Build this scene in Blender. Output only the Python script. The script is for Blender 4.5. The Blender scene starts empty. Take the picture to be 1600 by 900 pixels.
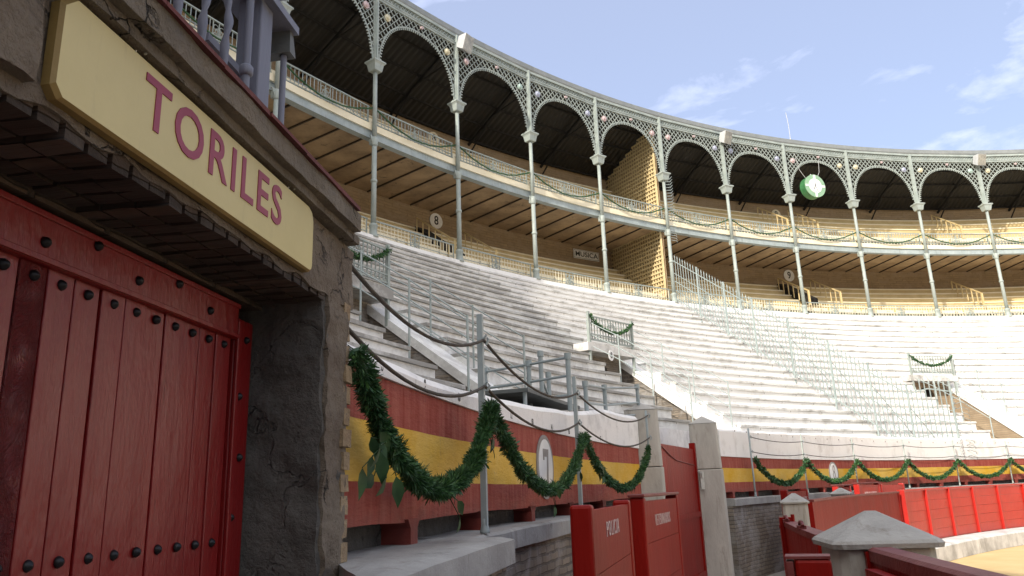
import bpy, math, random
from math import sin, cos, pi, atan2, hypot, radians
from mathutils import Vector, Matrix
random.seed(7)
SC = bpy.context.scene
COL = SC.collection
CX, CY = 28.8857, -1.9679          # centre of the ring
EYE = 1.65
TH = 0.13208                       # heading of the bull-pen wall
RC = 41.84                         # column circle
PH0, DPH = -0.9199, 0.0949         # first column / step
def colphi(i): return PH0 + DPH * i

# ------------------------------------------------------------------ helpers
def P(phi, R, z): return Vector((CX + R * sin(phi), CY + R * cos(phi), z))
def ring_frame(phi, R, z=0.0):
    o = P(phi, R, z); t = Vector((cos(phi), -sin(phi), 0)); r = Vector((sin(phi), cos(phi), 0))
    return lambda x, y, zz: o + t * x + r * y + Vector((0, 0, zz))
def wall_frame(s, d, z=0.0):       # x along the bull-pen wall, y into it
    u = Vector((sin(TH), cos(TH), 0)); n = Vector((-cos(TH), sin(TH), 0))
    return lambda x, y, zz: u * (s + x) + n * (d + y) + Vector((0, 0, z + zz))
IDN = lambda x, y, z: Vector((x, y, z))

class MB:
    def __init__(s, T=IDN): s.v = []; s.f = []; s.m = []; s.T = T; s.mi = 0; s.sm = []
    def add(s, pts, faces, smooth=False, raw=False):
        b = len(s.v)
        for p in pts: s.v.append(Vector(p) if raw else s.T(*p))
        for f in faces: s.f.append([b + i for i in f]); s.m.append(s.mi); s.sm.append(smooth)
    def box(s, x0, x1, y0, y1, z0, z1):
        s.add([(x0,y0,z0),(x1,y0,z0),(x1,y1,z0),(x0,y1,z0),(x0,y0,z1),(x1,y0,z1),(x1,y1,z1),(x0,y1,z1)],
              [(0,3,2,1),(4,5,6,7),(0,1,5,4),(1,2,6,5),(2,3,7,6),(3,0,4,7)])
    def hexa(s, p8): s.add(p8, [(0,3,2,1),(4,5,6,7),(0,1,5,4),(1,2,6,5),(2,3,7,6),(3,0,4,7)])
    def bar(s, a, b, w, h=None, up=(0,0,1), raw=False):
        h = h or w
        A = Vector(a) if raw else s.T(*a); B = Vector(b) if raw else s.T(*b)
        d = B - A
        if d.length < 1e-6: return
        d.normalize(); u = Vector(up)
        if abs(d.dot(u)) > .98: u = Vector((1, 0, 0))
        r = d.cross(u).normalized() * w / 2; q = r.normalized().cross(d).normalized() * h / 2
        s.add([A-r-q, A+r-q, A+r+q, A-r+q, B-r-q, B+r-q, B+r+q, B-r+q],
              [(0,3,2,1),(4,5,6,7),(0,1,5,4),(1,2,6,5),(2,3,7,6),(3,0,4,7)], raw=True)
    def tube(s, pts, r, n=8, raw=False, taper=None, closed=True):
        Q = [Vector(p) if raw else s.T(*p) for p in pts]
        vs = []; k = len(Q); prev = None
        for i, p in enumerate(Q):
            d = (Q[min(i+1,k-1)] - Q[max(i-1,0)])
            d = d.normalized() if d.length > 1e-9 else Vector((0,0,1))
            u = prev if prev is not None else (Vector((0,0,1)) if abs(d.z) < .9 else Vector((1,0,0)))
            a = (u - d * u.dot(d)).normalized(); prev = a; b = d.cross(a)
            rr = r if taper is None else taper[i]
            for j in range(n):
                t = 2*pi*j/n; vs.append(p + a*cos(t)*rr + b*sin(t)*rr)
        fs = []
        for i in range(k-1):
            for j in range(n):
                fs.append((i*n+j, i*n+(j+1)%n, (i+1)*n+(j+1)%n, (i+1)*n+j))
        s.add(vs, fs, True, raw=True)
        if closed: s.add([vs[j] for j in range(n)][::-1], [tuple(range(n))], raw=True); s.add(vs[-n:], [tuple(range(n))], raw=True)
    def lathe(s, prof, n=12, cx=0, cy=0, rot=0, smooth=True):
        vs = []; fs = []
        for r, z in prof:
            for j in range(n):
                t = 2*pi*(j+rot)/n; vs.append((cx+r*cos(t), cy+r*sin(t), z))
        for i in range(len(prof)-1):
            for j in range(n): fs.append((i*n+j, i*n+(j+1)%n, (i+1)*n+(j+1)%n, (i+1)*n+j))
        fs.append(tuple(range(n))[::-1]); fs.append(tuple(range((len(prof)-1)*n, len(prof)*n)))
        s.add(vs, fs, smooth)
    def ring(s, prof, a0, a1, step=.012, caps=True, smooth=False, wob=None):
        """sweep a closed (R,z) profile round the ring centre"""
        n = max(1, int(round((a1-a0)/step))); k = len(prof); vs = []; fs = []
        for i in range(n+1):
            a = a0 + (a1-a0)*i/n
            for j, (R, z) in enumerate(prof):
                q = P(a, R, z)
                if wob: q = q + Vector((0, 0, random.uniform(-wob, wob)))
                vs.append(q)
        for i in range(n):
            for j in range(k): fs.append((i*k+j, i*k+(j+1)%k, (i+1)*k+(j+1)%k, (i+1)*k+j))
        if caps: fs.append(tuple(range(k))[::-1]); fs.append(tuple(range(n*k, n*k+k)))
        s.add(vs, fs, smooth, raw=True)
    def prism(s, poly, y0, y1):     # poly in (x,z)
        k = len(poly)
        s.add([(x,y0,z) for x,z in poly]+[(x,y1,z) for x,z in poly],
              [tuple(range(k)), tuple(range(k,2*k))[::-1]] + [(i,(i+1)%k+0,k+(i+1)%k,k+i) for i in range(k)])
    def disc(s, c, nrm, r, th, n=20, raw=True):
        c = Vector(c); nrm = Vector(nrm).normalized()
        s.tube([c, c + nrm*th], r, n, raw=True)
    def build(s, name, mats, parent=None, origin=None, bevel=0, loc=None):
        me = bpy.data.meshes.new(name)
        o = Vector(origin) if origin is not None else (parent['_o'] if parent is not None and '_o' in parent else Vector((0,0,0)))
        o = Vector(o)
        me.from_pydata([tuple(v-o) for v in s.v], [], s.f)
        if not isinstance(mats, (list, tuple)): mats = [mats]
        for m in mats: me.materials.append(m)
        me.polygons.foreach_set('material_index', s.m); me.polygons.foreach_set('use_smooth', s.sm)
        me.update(); me.validate()
        ob = bpy.data.objects.new(name, me); COL.objects.link(ob)
        if parent is not None: ob.parent = parent
        elif origin is not None: ob.location = o
        if bevel:
            m = ob.modifiers.new('bevel', 'BEVEL'); m.width = bevel; m.segments = 2; m.limit_method = 'ANGLE'
        return ob

def tag(o, label=None, cat=None, group=None, kind=None):
    if label: o['label'] = label
    if cat: o['category'] = cat
    if group: o['group'] = group
    if kind: o['kind'] = kind
    return o
def thing(name, label, cat, loc=(0,0,0), group=None, rz=0, local=False):
    o = bpy.data.objects.new(name, None); COL.objects.link(o); o.empty_display_size = .2
    o.location = loc; o.rotation_euler = (0, 0, rz)
    o['_o'] = [0.0,0.0,0.0] if local else [float(c) for c in loc]
    return tag(o, label, cat, group)
def copy_thing(root, loc, rz, label):
    r = root.copy(); COL.objects.link(r); r.location = loc; r.rotation_euler = (0,0,rz); r['label'] = label
    for ch in [c for c in COL.objects if c.parent == root]:
        c = ch.copy(); COL.objects.link(c); c.parent = r
        for g in [k for k in COL.objects if k.parent == ch]:
            d = g.copy(); COL.objects.link(d); d.parent = c
    return r
def text_mb(mb, s, T, size=1.0, sx=1.0, depth=.004, weight=0.0, align='CENTER', spacing=1.0):
    """flat letters as thin solids; T maps (x, y_depth, z)"""
    cu = bpy.data.curves.new('t', 'FONT'); cu.body = s; cu.size = 1.0; cu.align_x = align; cu.align_y = 'CENTER'
    cu.offset = weight; cu.extrude = 0; cu.space_character = spacing; cu.resolution_u = 4
    ob = bpy.data.objects.new('t', cu); me = bpy.data.meshes.new_from_object(ob)
    k = len(me.vertices)
    pts = [(v.co.x*size*sx, 0, v.co.y*size) for v in me.vertices]
    b = len(mb.v)
    for x, y, z in pts: mb.v.append(T(x, -depth, z))
    for x, y, z in pts: mb.v.append(T(x, 0, z))
    ec = {}
    for p in me.polygons:
        vs = list(p.vertices); mb.f.append([b+i for i in vs]); mb.m.append(mb.mi); mb.sm.append(False)
        for i in range(len(vs)):
            e = (vs[i], vs[(i+1)%len(vs)]); ec[e] = 1
    for (a, c) in ec:
        if (c, a) not in ec: mb.f.append([b+a, b+c, b+k+c, b+k+a]); mb.m.append(mb.mi); mb.sm.append(False)
    bpy.data.objects.remove(ob); bpy.data.curves.remove(cu); bpy.data.meshes.remove(me)

# ------------------------------------------------------------------ materials
class NT:
    def __init__(s, name):
        s.mat = bpy.data.materials.new(name); s.mat.use_nodes = True; s.t = s.mat.node_tree
        s.b = s.t.nodes['Principled BSDF']; s.co = s.n('ShaderNodeTexCoord').outputs['Object']
    def n(s, typ, **k):
        x = s.t.nodes.new(typ)
        for a, b in k.items(): setattr(x, a, b)
        return x
    def l(s, a, b): s.t.links.new(a, b)
    def set(s, inp, val):
        if hasattr(val, 'is_linked') or isinstance(val, bpy.types.NodeSocket): s.l(val, inp)
        else: inp.default_value = val
    def noise(s, scale, detail=4, rough=.6, vec=None, dist=0):
        x = s.n('ShaderNodeTexNoise'); x.inputs['Scale'].default_value = scale; x.inputs['Detail'].default_value = detail
        x.inputs['Roughness'].default_value = rough; x.inputs['Distortion'].default_value = dist
        s.l(vec if vec is not None else s.co, x.inputs['Vector']); return x.outputs['Fac']
    def ramp(s, fac, a, b):
        x = s.n('ShaderNodeMapRange'); x.inputs['From Min'].default_value = a; x.inputs['From Max'].default_value = b
        s.l(fac, x.inputs['Value']); return x.outputs['Result']
    def mix(s, fac, a, b, mode='MIX'):
        x = s.n('ShaderNodeMix', data_type='RGBA', blend_type=mode); x.clamp_factor = True
        s.set(x.inputs['Factor'], fac)
        for i, c in ((6, a), (7, b)):
            if isinstance(c, (tuple, list)): c = (*c[:3], 1)
            s.set(x.inputs[i], c)
        return x.outputs[2]
    def math(s, op, a, b=0.0, clamp=False):
        x = s.n('ShaderNodeMath', operation=op, use_clamp=clamp); s.set(x.inputs[0], a); s.set(x.inputs[1], b); return x.outputs[0]
    def scale(s, v, vec=None):
        x = s.n('ShaderNodeMapping'); x.inputs['Scale'].default_value = v; s.l(vec if vec is not None else s.co, x.inputs['Vector']); return x.outputs[0]
    def world(s):
        return s.n('ShaderNodeNewGeometry').outputs['Position']
    def sep(s, vec):
        x = s.n('ShaderNodeSeparateXYZ'); s.l(vec, x.inputs[0]); return x.outputs
    def comb(s, x, y, z=0.0):
        c = s.n('ShaderNodeCombineXYZ'); s.set(c.inputs[0], x); s.set(c.inputs[1], y); s.set(c.inputs[2], z); return c.outputs[0]
    def polar(s, R=30.0):           # (arc length, z) coordinates round the ring
        p = s.sep(s.world()); dx = s.math('SUBTRACT', p[0], CX); dy = s.math('SUBTRACT', p[1], CY)
        a = s.math('ARCTAN2', dx, dy)
        rr = s.math('SQRT', s.math('ADD', s.math('MULTIPLY', dx, dx), s.math('MULTIPLY', dy, dy)))
        return s.comb(s.math('MULTIPLY', a, R), p[2], rr), p[2], s.math('MULTIPLY', a, R), rr
    def bump(s, h, strength=.3, dist=.02):
        x = s.n('ShaderNodeBump'); x.inputs['Strength'].default_value = strength; x.inputs['Distance'].default_value = dist
        s.l(h, x.inputs['Height'])
        if s.b.inputs['Normal'].is_linked: s.l(s.b.inputs['Normal'].links[0].from_socket, x.inputs['Normal'])
        s.l(x.outputs[0], s.b.inputs['Normal'])
    def out(s, col, rough=.8, metal=0, spec=.5):
        if isinstance(col, (tuple, list)): col = (*col[:3], 1)
        s.set(s.b.inputs['Base Color'], col); s.set(s.b.inputs['Roughness'], rough); s.b.inputs['Metallic'].default_value = metal
        s.b.inputs['Specular IOR Level'].default_value = spec
        return s.mat

def grime(m, col, amount=.5):
    return m.mix(m.math('MULTIPLY', m.ramp(m.noise(1, 8, .75, m.scale((9,9,1.3)), .3), .55, .68), amount), col, (.16,.13,.10))
def simple(name, c1, c2, sc=3, rough=.8, bump=.2, bsc=30, spot=None, stretch=None, metal=0, spec=.5, bd=.01):
    m = NT(name); v = m.scale(stretch) if stretch else m.co
    f = m.ramp(m.noise(sc, 6, .65, v), .35, .68); col = m.mix(f, c1, c2)
    if spot:
        g = m.ramp(m.noise(sc*2.3, 8, .75, v, .4), spot[1], spot[1]+.08); col = m.mix(g, col, spot[0])
    if name.startswith(('yellow sign',)): col = grime(m, col, .22)
    if name.startswith(('grey concrete','grey green','pale blue','whitewashed','ledge','cap con')): col = grime(m, col, .55)
    m.out(col, rough, metal, spec)
    if bump: m.bump(m.noise(bsc, 5, .65, v), bump, bd)
    return m.mat

M = {}
M['sand'] = simple('arena sand', (.52,.37,.17), (.60,.45,.23), 1.2, .95, .5, 40)
M['dust'] = simple('dusty concrete floor', (.30,.28,.25), (.42,.40,.36), 1.5, .9, .4, 30)
M['earth'] = simple('outer earth', (.25,.2,.14), (.33,.28,.2), .05, .95, 0)
M['curb'] = simple('whitewashed curb', (.42,.41,.39), (.78,.77,.74), 2.2, .85, .4, 25)
M['ledge'] = simple('ledge concrete', (.27,.265,.255), (.38,.375,.36), 2.6, .85, .6, 26, spot=((.16,.16,.15), .60))
M['concrete'] = simple('grey concrete', (.36,.34,.31), (.50,.48,.44), 3, .85, .5, 35, spot=((.2,.19,.17), .63), stretch=(1,1,.35))
M['capstone'] = simple('cap concrete', (.30,.295,.28), (.40,.39,.37), 5, .8, .5, 60)
M['iron'] = simple('grey green painted iron', (.27,.31,.29), (.36,.40,.375), 2.5, .5, .15, 40, spot=((.30,.25,.20), .72))
M['iron_lt'] = simple('pale blue grey painted iron', (.28,.33,.335), (.38,.43,.43), 2.5, .5, .15, 40, spot=((.25,.2,.16), .72))
M['steel'] = simple('grey painted steel tube', (.25,.30,.32), (.33,.38,.39), 4, .45, .15, 60, spot=((.22,.15,.1), .7))
M['steelp'] = simple('faded grey rail paint', (.30,.35,.35), (.40,.45,.44), 4, .45, .15, 60, spot=((.25,.2,.15), .7))
M['fence'] = simple('faded blue grey fence paint', (.24,.29,.29), (.33,.38,.38), 4, .5, .15, 60, spot=((.25,.2,.15), .7))
M['lav'] = simple('lavender grey paint', (.12,.135,.19), (.175,.19,.25), 4, .6, .3, 30, stretch=(1,1,.2))
M['red_gloss'] = simple('bright red barrier paint', (.48,.022,.012), (.40,.016,.009), 2.5, .33, .35, 9, stretch=(1,1,.8), spot=((.30,.02,.012), .62), bd=.02)
M['red_edge'] = simple('red barrier edge paint', (.48,.022,.015), (.38,.016,.012), 4, .35, .25, 20)
M['red_shade'] = simple('shaded red timber paint', (.25,.008,.005), (.18,.006,.004), 3, .42, .4, 12, stretch=(1,1,.25), bd=.02, spec=.15)  # darker copy of the barrier red, shade put into the base colour
M['red_cap'] = simple('worn dark red timber edge', (.12,.012,.012), (.20,.045,.04), 5, .5, .4, 30)
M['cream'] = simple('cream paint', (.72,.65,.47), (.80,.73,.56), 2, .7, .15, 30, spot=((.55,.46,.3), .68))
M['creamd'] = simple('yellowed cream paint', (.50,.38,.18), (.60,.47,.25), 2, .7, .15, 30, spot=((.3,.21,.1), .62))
M['brownwall'] = None
M['cable'] = simple('dark rope', (.05,.042,.036), (.10,.085,.07), 20, .9, .6, 120)
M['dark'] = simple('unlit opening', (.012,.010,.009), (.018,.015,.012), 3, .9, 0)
M['black'] = simple('black paint', (.012,.012,.013), (.03,.03,.03), 8, .6, 0)
M['white'] = simple('white paint', (.78,.78,.78), (.68,.68,.67), 5, .6, .1, 30)
M['letter'] = simple('white stencil paint', (.66,.56,.54), (.46,.33,.31), 40, .6, 0)
M['sign'] = simple('yellow sign board', (.55,.47,.21), (.50,.425,.185), 3, .42, .06, 20, spot=((.50,.42,.20), .70))
M['sign_edge'] = simple('ochre sign edge', (.27,.185,.06), (.22,.15,.045), 8, .6, .2, 30)
M['maroon'] = simple('maroon lettering', (.27,.035,.075), (.24,.03,.065), 10, .5, 0)
M['bolt'] = simple('black iron stud', (.015,.015,.017), (.03,.03,.032), 20, .35, .2, 80, metal=.6)
M['hook'] = simple('galvanised wire', (.5,.5,.48), (.6,.6,.58), 20, .4, 0, metal=.7)
M['tile'] = simple('dark red tile edge', (.13,.028,.025), (.08,.02,.018), 7, .8, .5, 30)
M['clockgreen'] = simple('green clock rim', (.03,.13,.05), (.07,.22,.09), 3, .4, 0)
M['clockpale'] = simple('pale green clock ring', (.26,.40,.27), (.20,.34,.21), 3, .4, 0)
M['lampglass'] = simple('dusty lamp glass', (.42,.40,.34), (.24,.23,.21), 6, .25, .1, 20)
M['lampbody'] = simple('grey lamp body', (.42,.43,.44), (.5,.5,.5), 6, .5, .1, 20)
M['bulb_a'] = simple('amber glass disc', (.45,.40,.25), (.6,.57,.45), 9, .2, 0)
M['bulb_b'] = simple('blue glass disc', (.20,.22,.32), (.5,.52,.6), 9, .2, 0)
M['bulb_c'] = simple('green glass disc', (.22,.34,.30), (.5,.58,.54), 9, .2, 0)
M['bulb_d'] = simple('pink glass disc', (.38,.25,.25), (.6,.5,.5), 9, .2, 0)
M['leafA'] = simple('dark pine needle', (.016,.060,.018), (.035,.11,.035), 14, .55, 0)
M['leafB'] = simple('fresh green needle', (.03,.10,.022), (.07,.17,.04), 14, .55, 0)
M['leafC'] = simple('broad glossy leaf', (.012,.040,.014), (.035,.085,.025), 9, .55, .1, 30, spec=.25)
M['deck'] = simple('dark deck steel', (.07,.08,.08), (.12,.13,.13), 6, .6, .2, 40)

def m_seat(name, dirt, whites):
    """whitewashed step masonry, dirt streaks"""
    m = NT(name); v, z, a, rr = m.polar()
    big = m.noise(.9, 5, .6, v); st = m.noise(1.0, 6, .7, m.scale((3.2, 2.6, 3), v))
    f = m.ramp(m.math('ADD', m.math('MULTIPLY', big, .5), m.math('MULTIPLY', st, .6)), .47 + dirt[0], .62 + dirt[0])
    col = m.mix(f, whites[0], whites[1])
    sp = m.ramp(m.noise(9, 8, .8, v, .6), .60, .70); col = m.mix(m.math('MULTIPLY', sp, dirt[1]), col, (.10,.09,.08))
    m.out(col, .85); m.bump(m.noise(22, 5, .7, v), .5, .012); return m.mat
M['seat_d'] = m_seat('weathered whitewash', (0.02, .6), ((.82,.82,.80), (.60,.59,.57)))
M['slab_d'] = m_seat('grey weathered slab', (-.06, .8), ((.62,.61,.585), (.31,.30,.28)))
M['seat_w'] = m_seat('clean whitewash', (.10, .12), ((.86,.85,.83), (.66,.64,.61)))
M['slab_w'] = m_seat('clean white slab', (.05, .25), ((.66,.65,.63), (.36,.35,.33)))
M['parapet'] = m_seat('white parapet limewash', (.08, .5), ((.84,.83,.82), (.58,.57,.56)))

def m_brick(name, c1, c2, mort, bw=.25, bh=.065, ring=True, rough=.9, bump=.8, mw=.012, smear=None):
    m = NT(name)
    if ring: v = m.polar()[0]
    else:
        p = m.sep(m.world()); v = m.comb(m.math('ADD', m.math('MULTIPLY', p[0], sin(TH)), m.math('MULTIPLY', p[1], cos(TH))), p[2])
    b = m.n('ShaderNodeTexBrick'); b.inputs['Scale'].default_value = 1; b.inputs['Brick Width'].default_value = bw
    b.inputs['Row Height'].default_value = bh; b.inputs['Mortar Size'].default_value = mw; b.inputs['Mortar Smooth'].default_value = .35
    b.inputs['Color1'].default_value = (*c1,1); b.inputs['Color2'].default_value = (*c2,1); b.inputs['Mortar'].default_value = (*mort,1)
    wv = m.n('ShaderNodeMix', data_type='VECTOR'); wv.inputs['Factor'].default_value = .035
    nz = m.n('ShaderNodeTexNoise'); nz.inputs['Scale'].default_value = 6; m.l(v, nz.inputs['Vector'])
    m.l(v, wv.inputs[4]); m.l(nz.outputs['Color'], wv.inputs[5]); m.l(wv.outputs[1], b.inputs['Vector'])
    col = m.mix(m.ramp(m.noise(3, 6, .7, v), .3, .75), b.outputs['Color'], tuple(x*.55 for x in c1))
    if smear: col = m.mix(m.ramp(m.noise(2.2, 7, .7, v, .5), .48, .62), col, smear)
    m.out(col, rough); h = m.math('SUBTRACT', 1.0, b.outputs['Fac'])
    m.bump(m.math('ADD', h, m.math('MULTIPLY', m.noise(30, 5, .7, v), .6)), bump, .012); return m.mat
M['brick'] = m_brick('grey brown brickwork', (.33,.27,.21), (.22,.19,.16), (.11,.10,.09), smear=(.30,.28,.26))
M['brick_tan'] = m_brick('tan brickwork', (.48,.36,.24), (.38,.28,.18), (.30,.25,.19), bw=.3, bh=.08, bump=.5)
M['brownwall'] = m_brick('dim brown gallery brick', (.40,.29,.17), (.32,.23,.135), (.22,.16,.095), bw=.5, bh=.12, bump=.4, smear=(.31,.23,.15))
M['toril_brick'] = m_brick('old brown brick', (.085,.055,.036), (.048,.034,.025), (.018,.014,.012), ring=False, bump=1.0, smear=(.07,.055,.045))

def m_painted(name):
    m = NT(name); v, z, a, rr = m.polar()
    w = m.math('MULTIPLY', m.math('SUBTRACT', m.noise(3, 3, .5, v), .5), .012); zz = m.math('ADD', z, w)
    red = m.mix(m.ramp(m.noise(1, 6, .7, m.scale((14, 1.3, 2), v)), .35, .75), (.26,.038,.025), (.42,.13,.095))
    yel = m.mix(m.ramp(m.noise(1.3, 6, .7, v), .38, .62), (.64,.36,.02), (.68,.45,.11))
    isy = m.math('MULTIPLY', m.math('GREATER_THAN', zz, 1.722), m.math('LESS_THAN', zz, 1.975))
    col = m.mix(isy, red, yel)
    col = m.mix(m.math('MULTIPLY', m.ramp(m.noise(6, 8, .8, v, .5), .60, .68), .5), col, (.30,.20,.15))
    low = m.math('MULTIPLY', m.math('SUBTRACT', 1.0, m.ramp(z, 1.54, 1.70)), m.ramp(m.noise(5, 6, .7, v), .40, .62)); col = m.mix(m.math('MULTIPLY', low, .45), col, (.16,.09,.07))
    m.out(col, .75, spec=.25)
    m.bump(m.noise(1, 6, .7, m.scale((6, 22, 6), v)), .7, .014); m.bump(m.noise(5, 4, .6, v), .4, .02); return m.mat
M['painted'] = m_painted('red and yellow painted parapet')
M['leg_red'] = simple('dull red parapet foot', (.24,.036,.024), (.18,.035,.027), 5, .7, .5, 25)

def m_plaster(name, c1, c2, c3, crack=.9, sc=2.5, bump=1.0):
    m = NT(name)
    col = m.mix(m.ramp(m.noise(sc, 7, .7), .36, .64), c1, c2)
    col = m.mix(m.ramp(m.noise(sc*3, 8, .8, None, .6), .57, .68), col, c3)
    vo = m.n('ShaderNodeTexVoronoi', feature='DISTANCE_TO_EDGE'); vo.inputs['Scale'].default_value = 3.4
    nz = m.n('ShaderNodeTexNoise'); nz.inputs['Scale'].default_value = 7; nz.inputs['Detail'].default_value = 5; m.l(m.co, nz.inputs['Vector'])
    mx = m.n('ShaderNodeMix', data_type='VECTOR'); mx.inputs['Factor'].default_value = .28; m.l(m.co, mx.inputs[4]); m.l(nz.outputs['Color'], mx.inputs[5])
    m.l(mx.outputs[1], vo.inputs['Vector'])
    cr = m.math('SUBTRACT', 1.0, m.ramp(vo.outputs['Distance'], .004, .018), True)
    cr = m.math('MULTIPLY', cr, m.ramp(m.noise(1.7, 3), .47, .55)); col = m.mix(m.math('MULTIPLY', cr, crack), col, (.02,.017,.014))
    m.out(col, .92)
    m.bump(m.math('SUBTRACT', m.math('MULTIPLY', m.noise(26, 7, .75), .8), cr), bump, .02); m.bump(m.noise(5, 6, .6), 1.0, .06); return m.mat
M['quoin'] = simple('sandy quoin brick', (.24,.17,.10), (.34,.26,.16), 7, .9, .8, 40, spot=((.13,.11,.09), .58), bd=.02)
M['jamb'] = m_plaster('rough cement render', (.072,.068,.062), (.115,.109,.10), (.038,.036,.032), 0.0, 6)
M['lintel'] = m_plaster('cracked brown render', (.135,.105,.078), (.20,.165,.125), (.06,.047,.036), .8, 4)
M['cornice'] = m_plaster('cornice concrete', (.21,.18,.14), (.14,.12,.095), (.065,.053,.042), 1.0, 4)

def m_door():
    m = NT('toril door paint'); v = m.scale((1, 1, .12)); w = m.scale((1,1,.5))
    col = m.mix(m.ramp(m.noise(6, 6, .7, v), .3, .75), (.16,.005,.006), (.21,.008,.008))
    col = m.mix(m.ramp(m.noise(30, 8, .8, v), .60, .72), col, (.05,.003,.004))
    ch = m.ramp(m.noise(1, 6, .8, m.scale((70, 70, 5))), .71, .74)
    col = m.mix(ch, col, (.24,.09,.085))
    m.out(col, m.math('ADD', .27, m.math('MULTIPLY', m.noise(9, 5, .6, w), .2)), spec=.5)
    m.bump(m.noise(55, 5, .7, v), .4, .006); m.bump(m.noise(9, 4, .6, w), .5, .015); return m.mat
M['door'] = m_door()
def m_doorrough():
    m = NT('blistered door paint')
    col = m.mix(m.ramp(m.noise(14, 6, .7), .35, .7), (.13,.006,.006), (.08,.004,.005))
    m.out(col, .3, spec=.4); m.bump(m.noise(16, 6, .75, m.scale((1,1,.6)), 1.2), 1.0, .035); m.bump(m.noise(60, 4), .3, .006); return m.mat
M['doorrough'] = m_doorrough()

def m_roof():
    m = NT('corrugated roof sheet'); v, z, a, rr = m.polar(42)
    w = m.math('SINE', m.math('MULTIPLY', a, 2*pi/.26)); f = m.ramp(w, -1, 1)
    col = m.mix(m.ramp(m.noise(.8, 5, .6, v), .3, .7), (.010,.0085,.007), (.018,.015,.012)); col = m.mix(m.math('MULTIPLY', f, .55), col, (.02,.017,.014))
    m.out(col, .7); m.bump(f, .8, .06); return m.mat
M['roof'] = m_roof()
M['truss'] = simple('dark truss iron', (.010,.009,.008), (.016,.014,.012), 3, .9, 0)
M['rooftop'] = simple('weathered roof top', (.3,.29,.28), (.38,.37,.36), 2, .8, .2, 20)
M['gutter'] = simple('grey gutter metal', (.18,.195,.195), (.24,.255,.255), 2, .55, .2, 8, spot=((.22,.23,.22), .62))
M['soffit'] = simple('brown soffit boards', (.46,.33,.20), (.25,.175,.105), 1.1, .9, .3, 9, spot=((.15,.11,.07), .58))
M['sill'] = simple('brown joist', (.045,.032,.02), (.07,.05,.033), 5, .9, .2, 20)
M['lath'] = simple('cream timber lath', (.62,.50,.28), (.50,.38,.19), 3, .7, .2, 30)
def painted_number_mat():
    return simple('grey number paint', (.24,.22,.21), (.34,.31,.29), 12, .8, 0)
M['numgrey'] = painted_number_mat()

# ------------------------------------------------------------------ setting: ground, sand, kerb
def disc(name, R, z, mat, r0=0, n=128):
    mb = MB(); vs = []; fs = []
    if r0 == 0:
        vs = [P(0,0,z)] + [P(2*pi*i/n, R, z) for i in range(n)]
        fs = [(0, 1+(i+1)%n, 1+i) for i in range(n)]
    else:
        vs = [P(2*pi*i/n, r0, z) for i in range(n)] + [P(2*pi*i/n, R, z) for i in range(n)]
        fs = [(i, (i+1)%n, n+(i+1)%n, n+i) for i in range(n)]
    mb.add(vs, fs, raw=True); return mb.build(name, mat)
tag(disc('ground', 1500, -.02, M['earth']), kind='structure')
tag(disc('arena_sand', 28.9, .0, M['sand']), kind='structure')
tag(disc('passage_floor', 30.4, .006, M['dust'], 28.0), kind='structure')
kb = MB()
def kerb(a0, a1): kb.ring([(27.50,0.004),(27.50,.30),(27.53,.335),(28.02,.35),(28.02,.004)], a0, a1, .02)
kerb(-1.08, 1.9); kerb(-4.0, -1.42)
tag(kb.build('kerb', M['curb']), kind='structure')

# ------------------------------------------------------------------ tiers of seats
Z0, R0, PR, HR = 2.95, 32.3, .5, .3625
def nose(R): return Z0 + (R - R0) * HR / PR
gaps = [(-1.133, -1.073), (-.843, -.783), (-.361, -.298)]
NUMK = {}
def tier(name, label, a0, a1, ks, mats, nums=False):
    o = P((a0+a1)/2, R0, nose(R0+ks[0]*PR)); t = thing(name, label, 'seating', o, 'white stone seating tiers')
    for k in ks:
        R = R0 + k*PR; z = nose(R); mb = MB()
        j = random.uniform(-.008,.008)
        mb.mi = 1; mb.ring([(R-.05,z-.07),(R-.05,z-.01+j),(R-.03,z+j),(R+PR+.01,z+j*.3),(R+PR+.01,z-.075)], a0, a1, .014, wob=.006)
        mb.mi = 0; mb.ring([(R,z-HR-.01),(R,z-.074),(R+PR+.005,z-.074),(R+PR+.005,z-HR-.01)], a0, a1, .014)
        # little iron brackets that show as ticks along every row
        mb.build('seat_row', [mats[0], mats[1]], t)
        tk = MB(); tk_n = 0
        aa = a0 + .03 + .01*random.random()
        while aa < a1 - .02:
            tk.T = ring_frame(aa, R-.046); tk.box(-.012,.012,-.006,.0,z-.13,z-.086); aa += .05; tk_n += 1
        if tk_n and a0 > -1.5: tk.build('bracket', M['numgrey'], t)
        if nums and k <= 1:
            nb = MB(); n0 = 9; aa = -1.40
            while aa < a1 - .012:
                if aa > a0:
                    T = ring_frame(aa, R-.002, z-.20); text_mb(nb, str(n0 + int(round((aa+1.40)/.0215))), T, .085, .8, .003, .002)
                aa += .0215
            nb.build('seat_number', M['black'], t)
    return t
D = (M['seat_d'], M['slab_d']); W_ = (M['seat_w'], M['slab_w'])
low = list(range(-2, 8)); up = list(range(8, 19))
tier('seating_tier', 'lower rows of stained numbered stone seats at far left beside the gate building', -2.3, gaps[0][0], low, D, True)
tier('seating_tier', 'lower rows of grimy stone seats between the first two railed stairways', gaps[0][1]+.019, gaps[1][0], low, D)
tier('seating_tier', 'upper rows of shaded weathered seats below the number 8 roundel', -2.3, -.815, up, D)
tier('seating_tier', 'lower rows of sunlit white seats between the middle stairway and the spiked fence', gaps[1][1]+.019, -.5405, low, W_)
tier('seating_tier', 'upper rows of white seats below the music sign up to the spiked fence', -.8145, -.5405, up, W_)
tier('seating_tier', 'lower rows of bright seats just right of the spiked fence', -.5395, gaps[2][0], low, W_)
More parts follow.
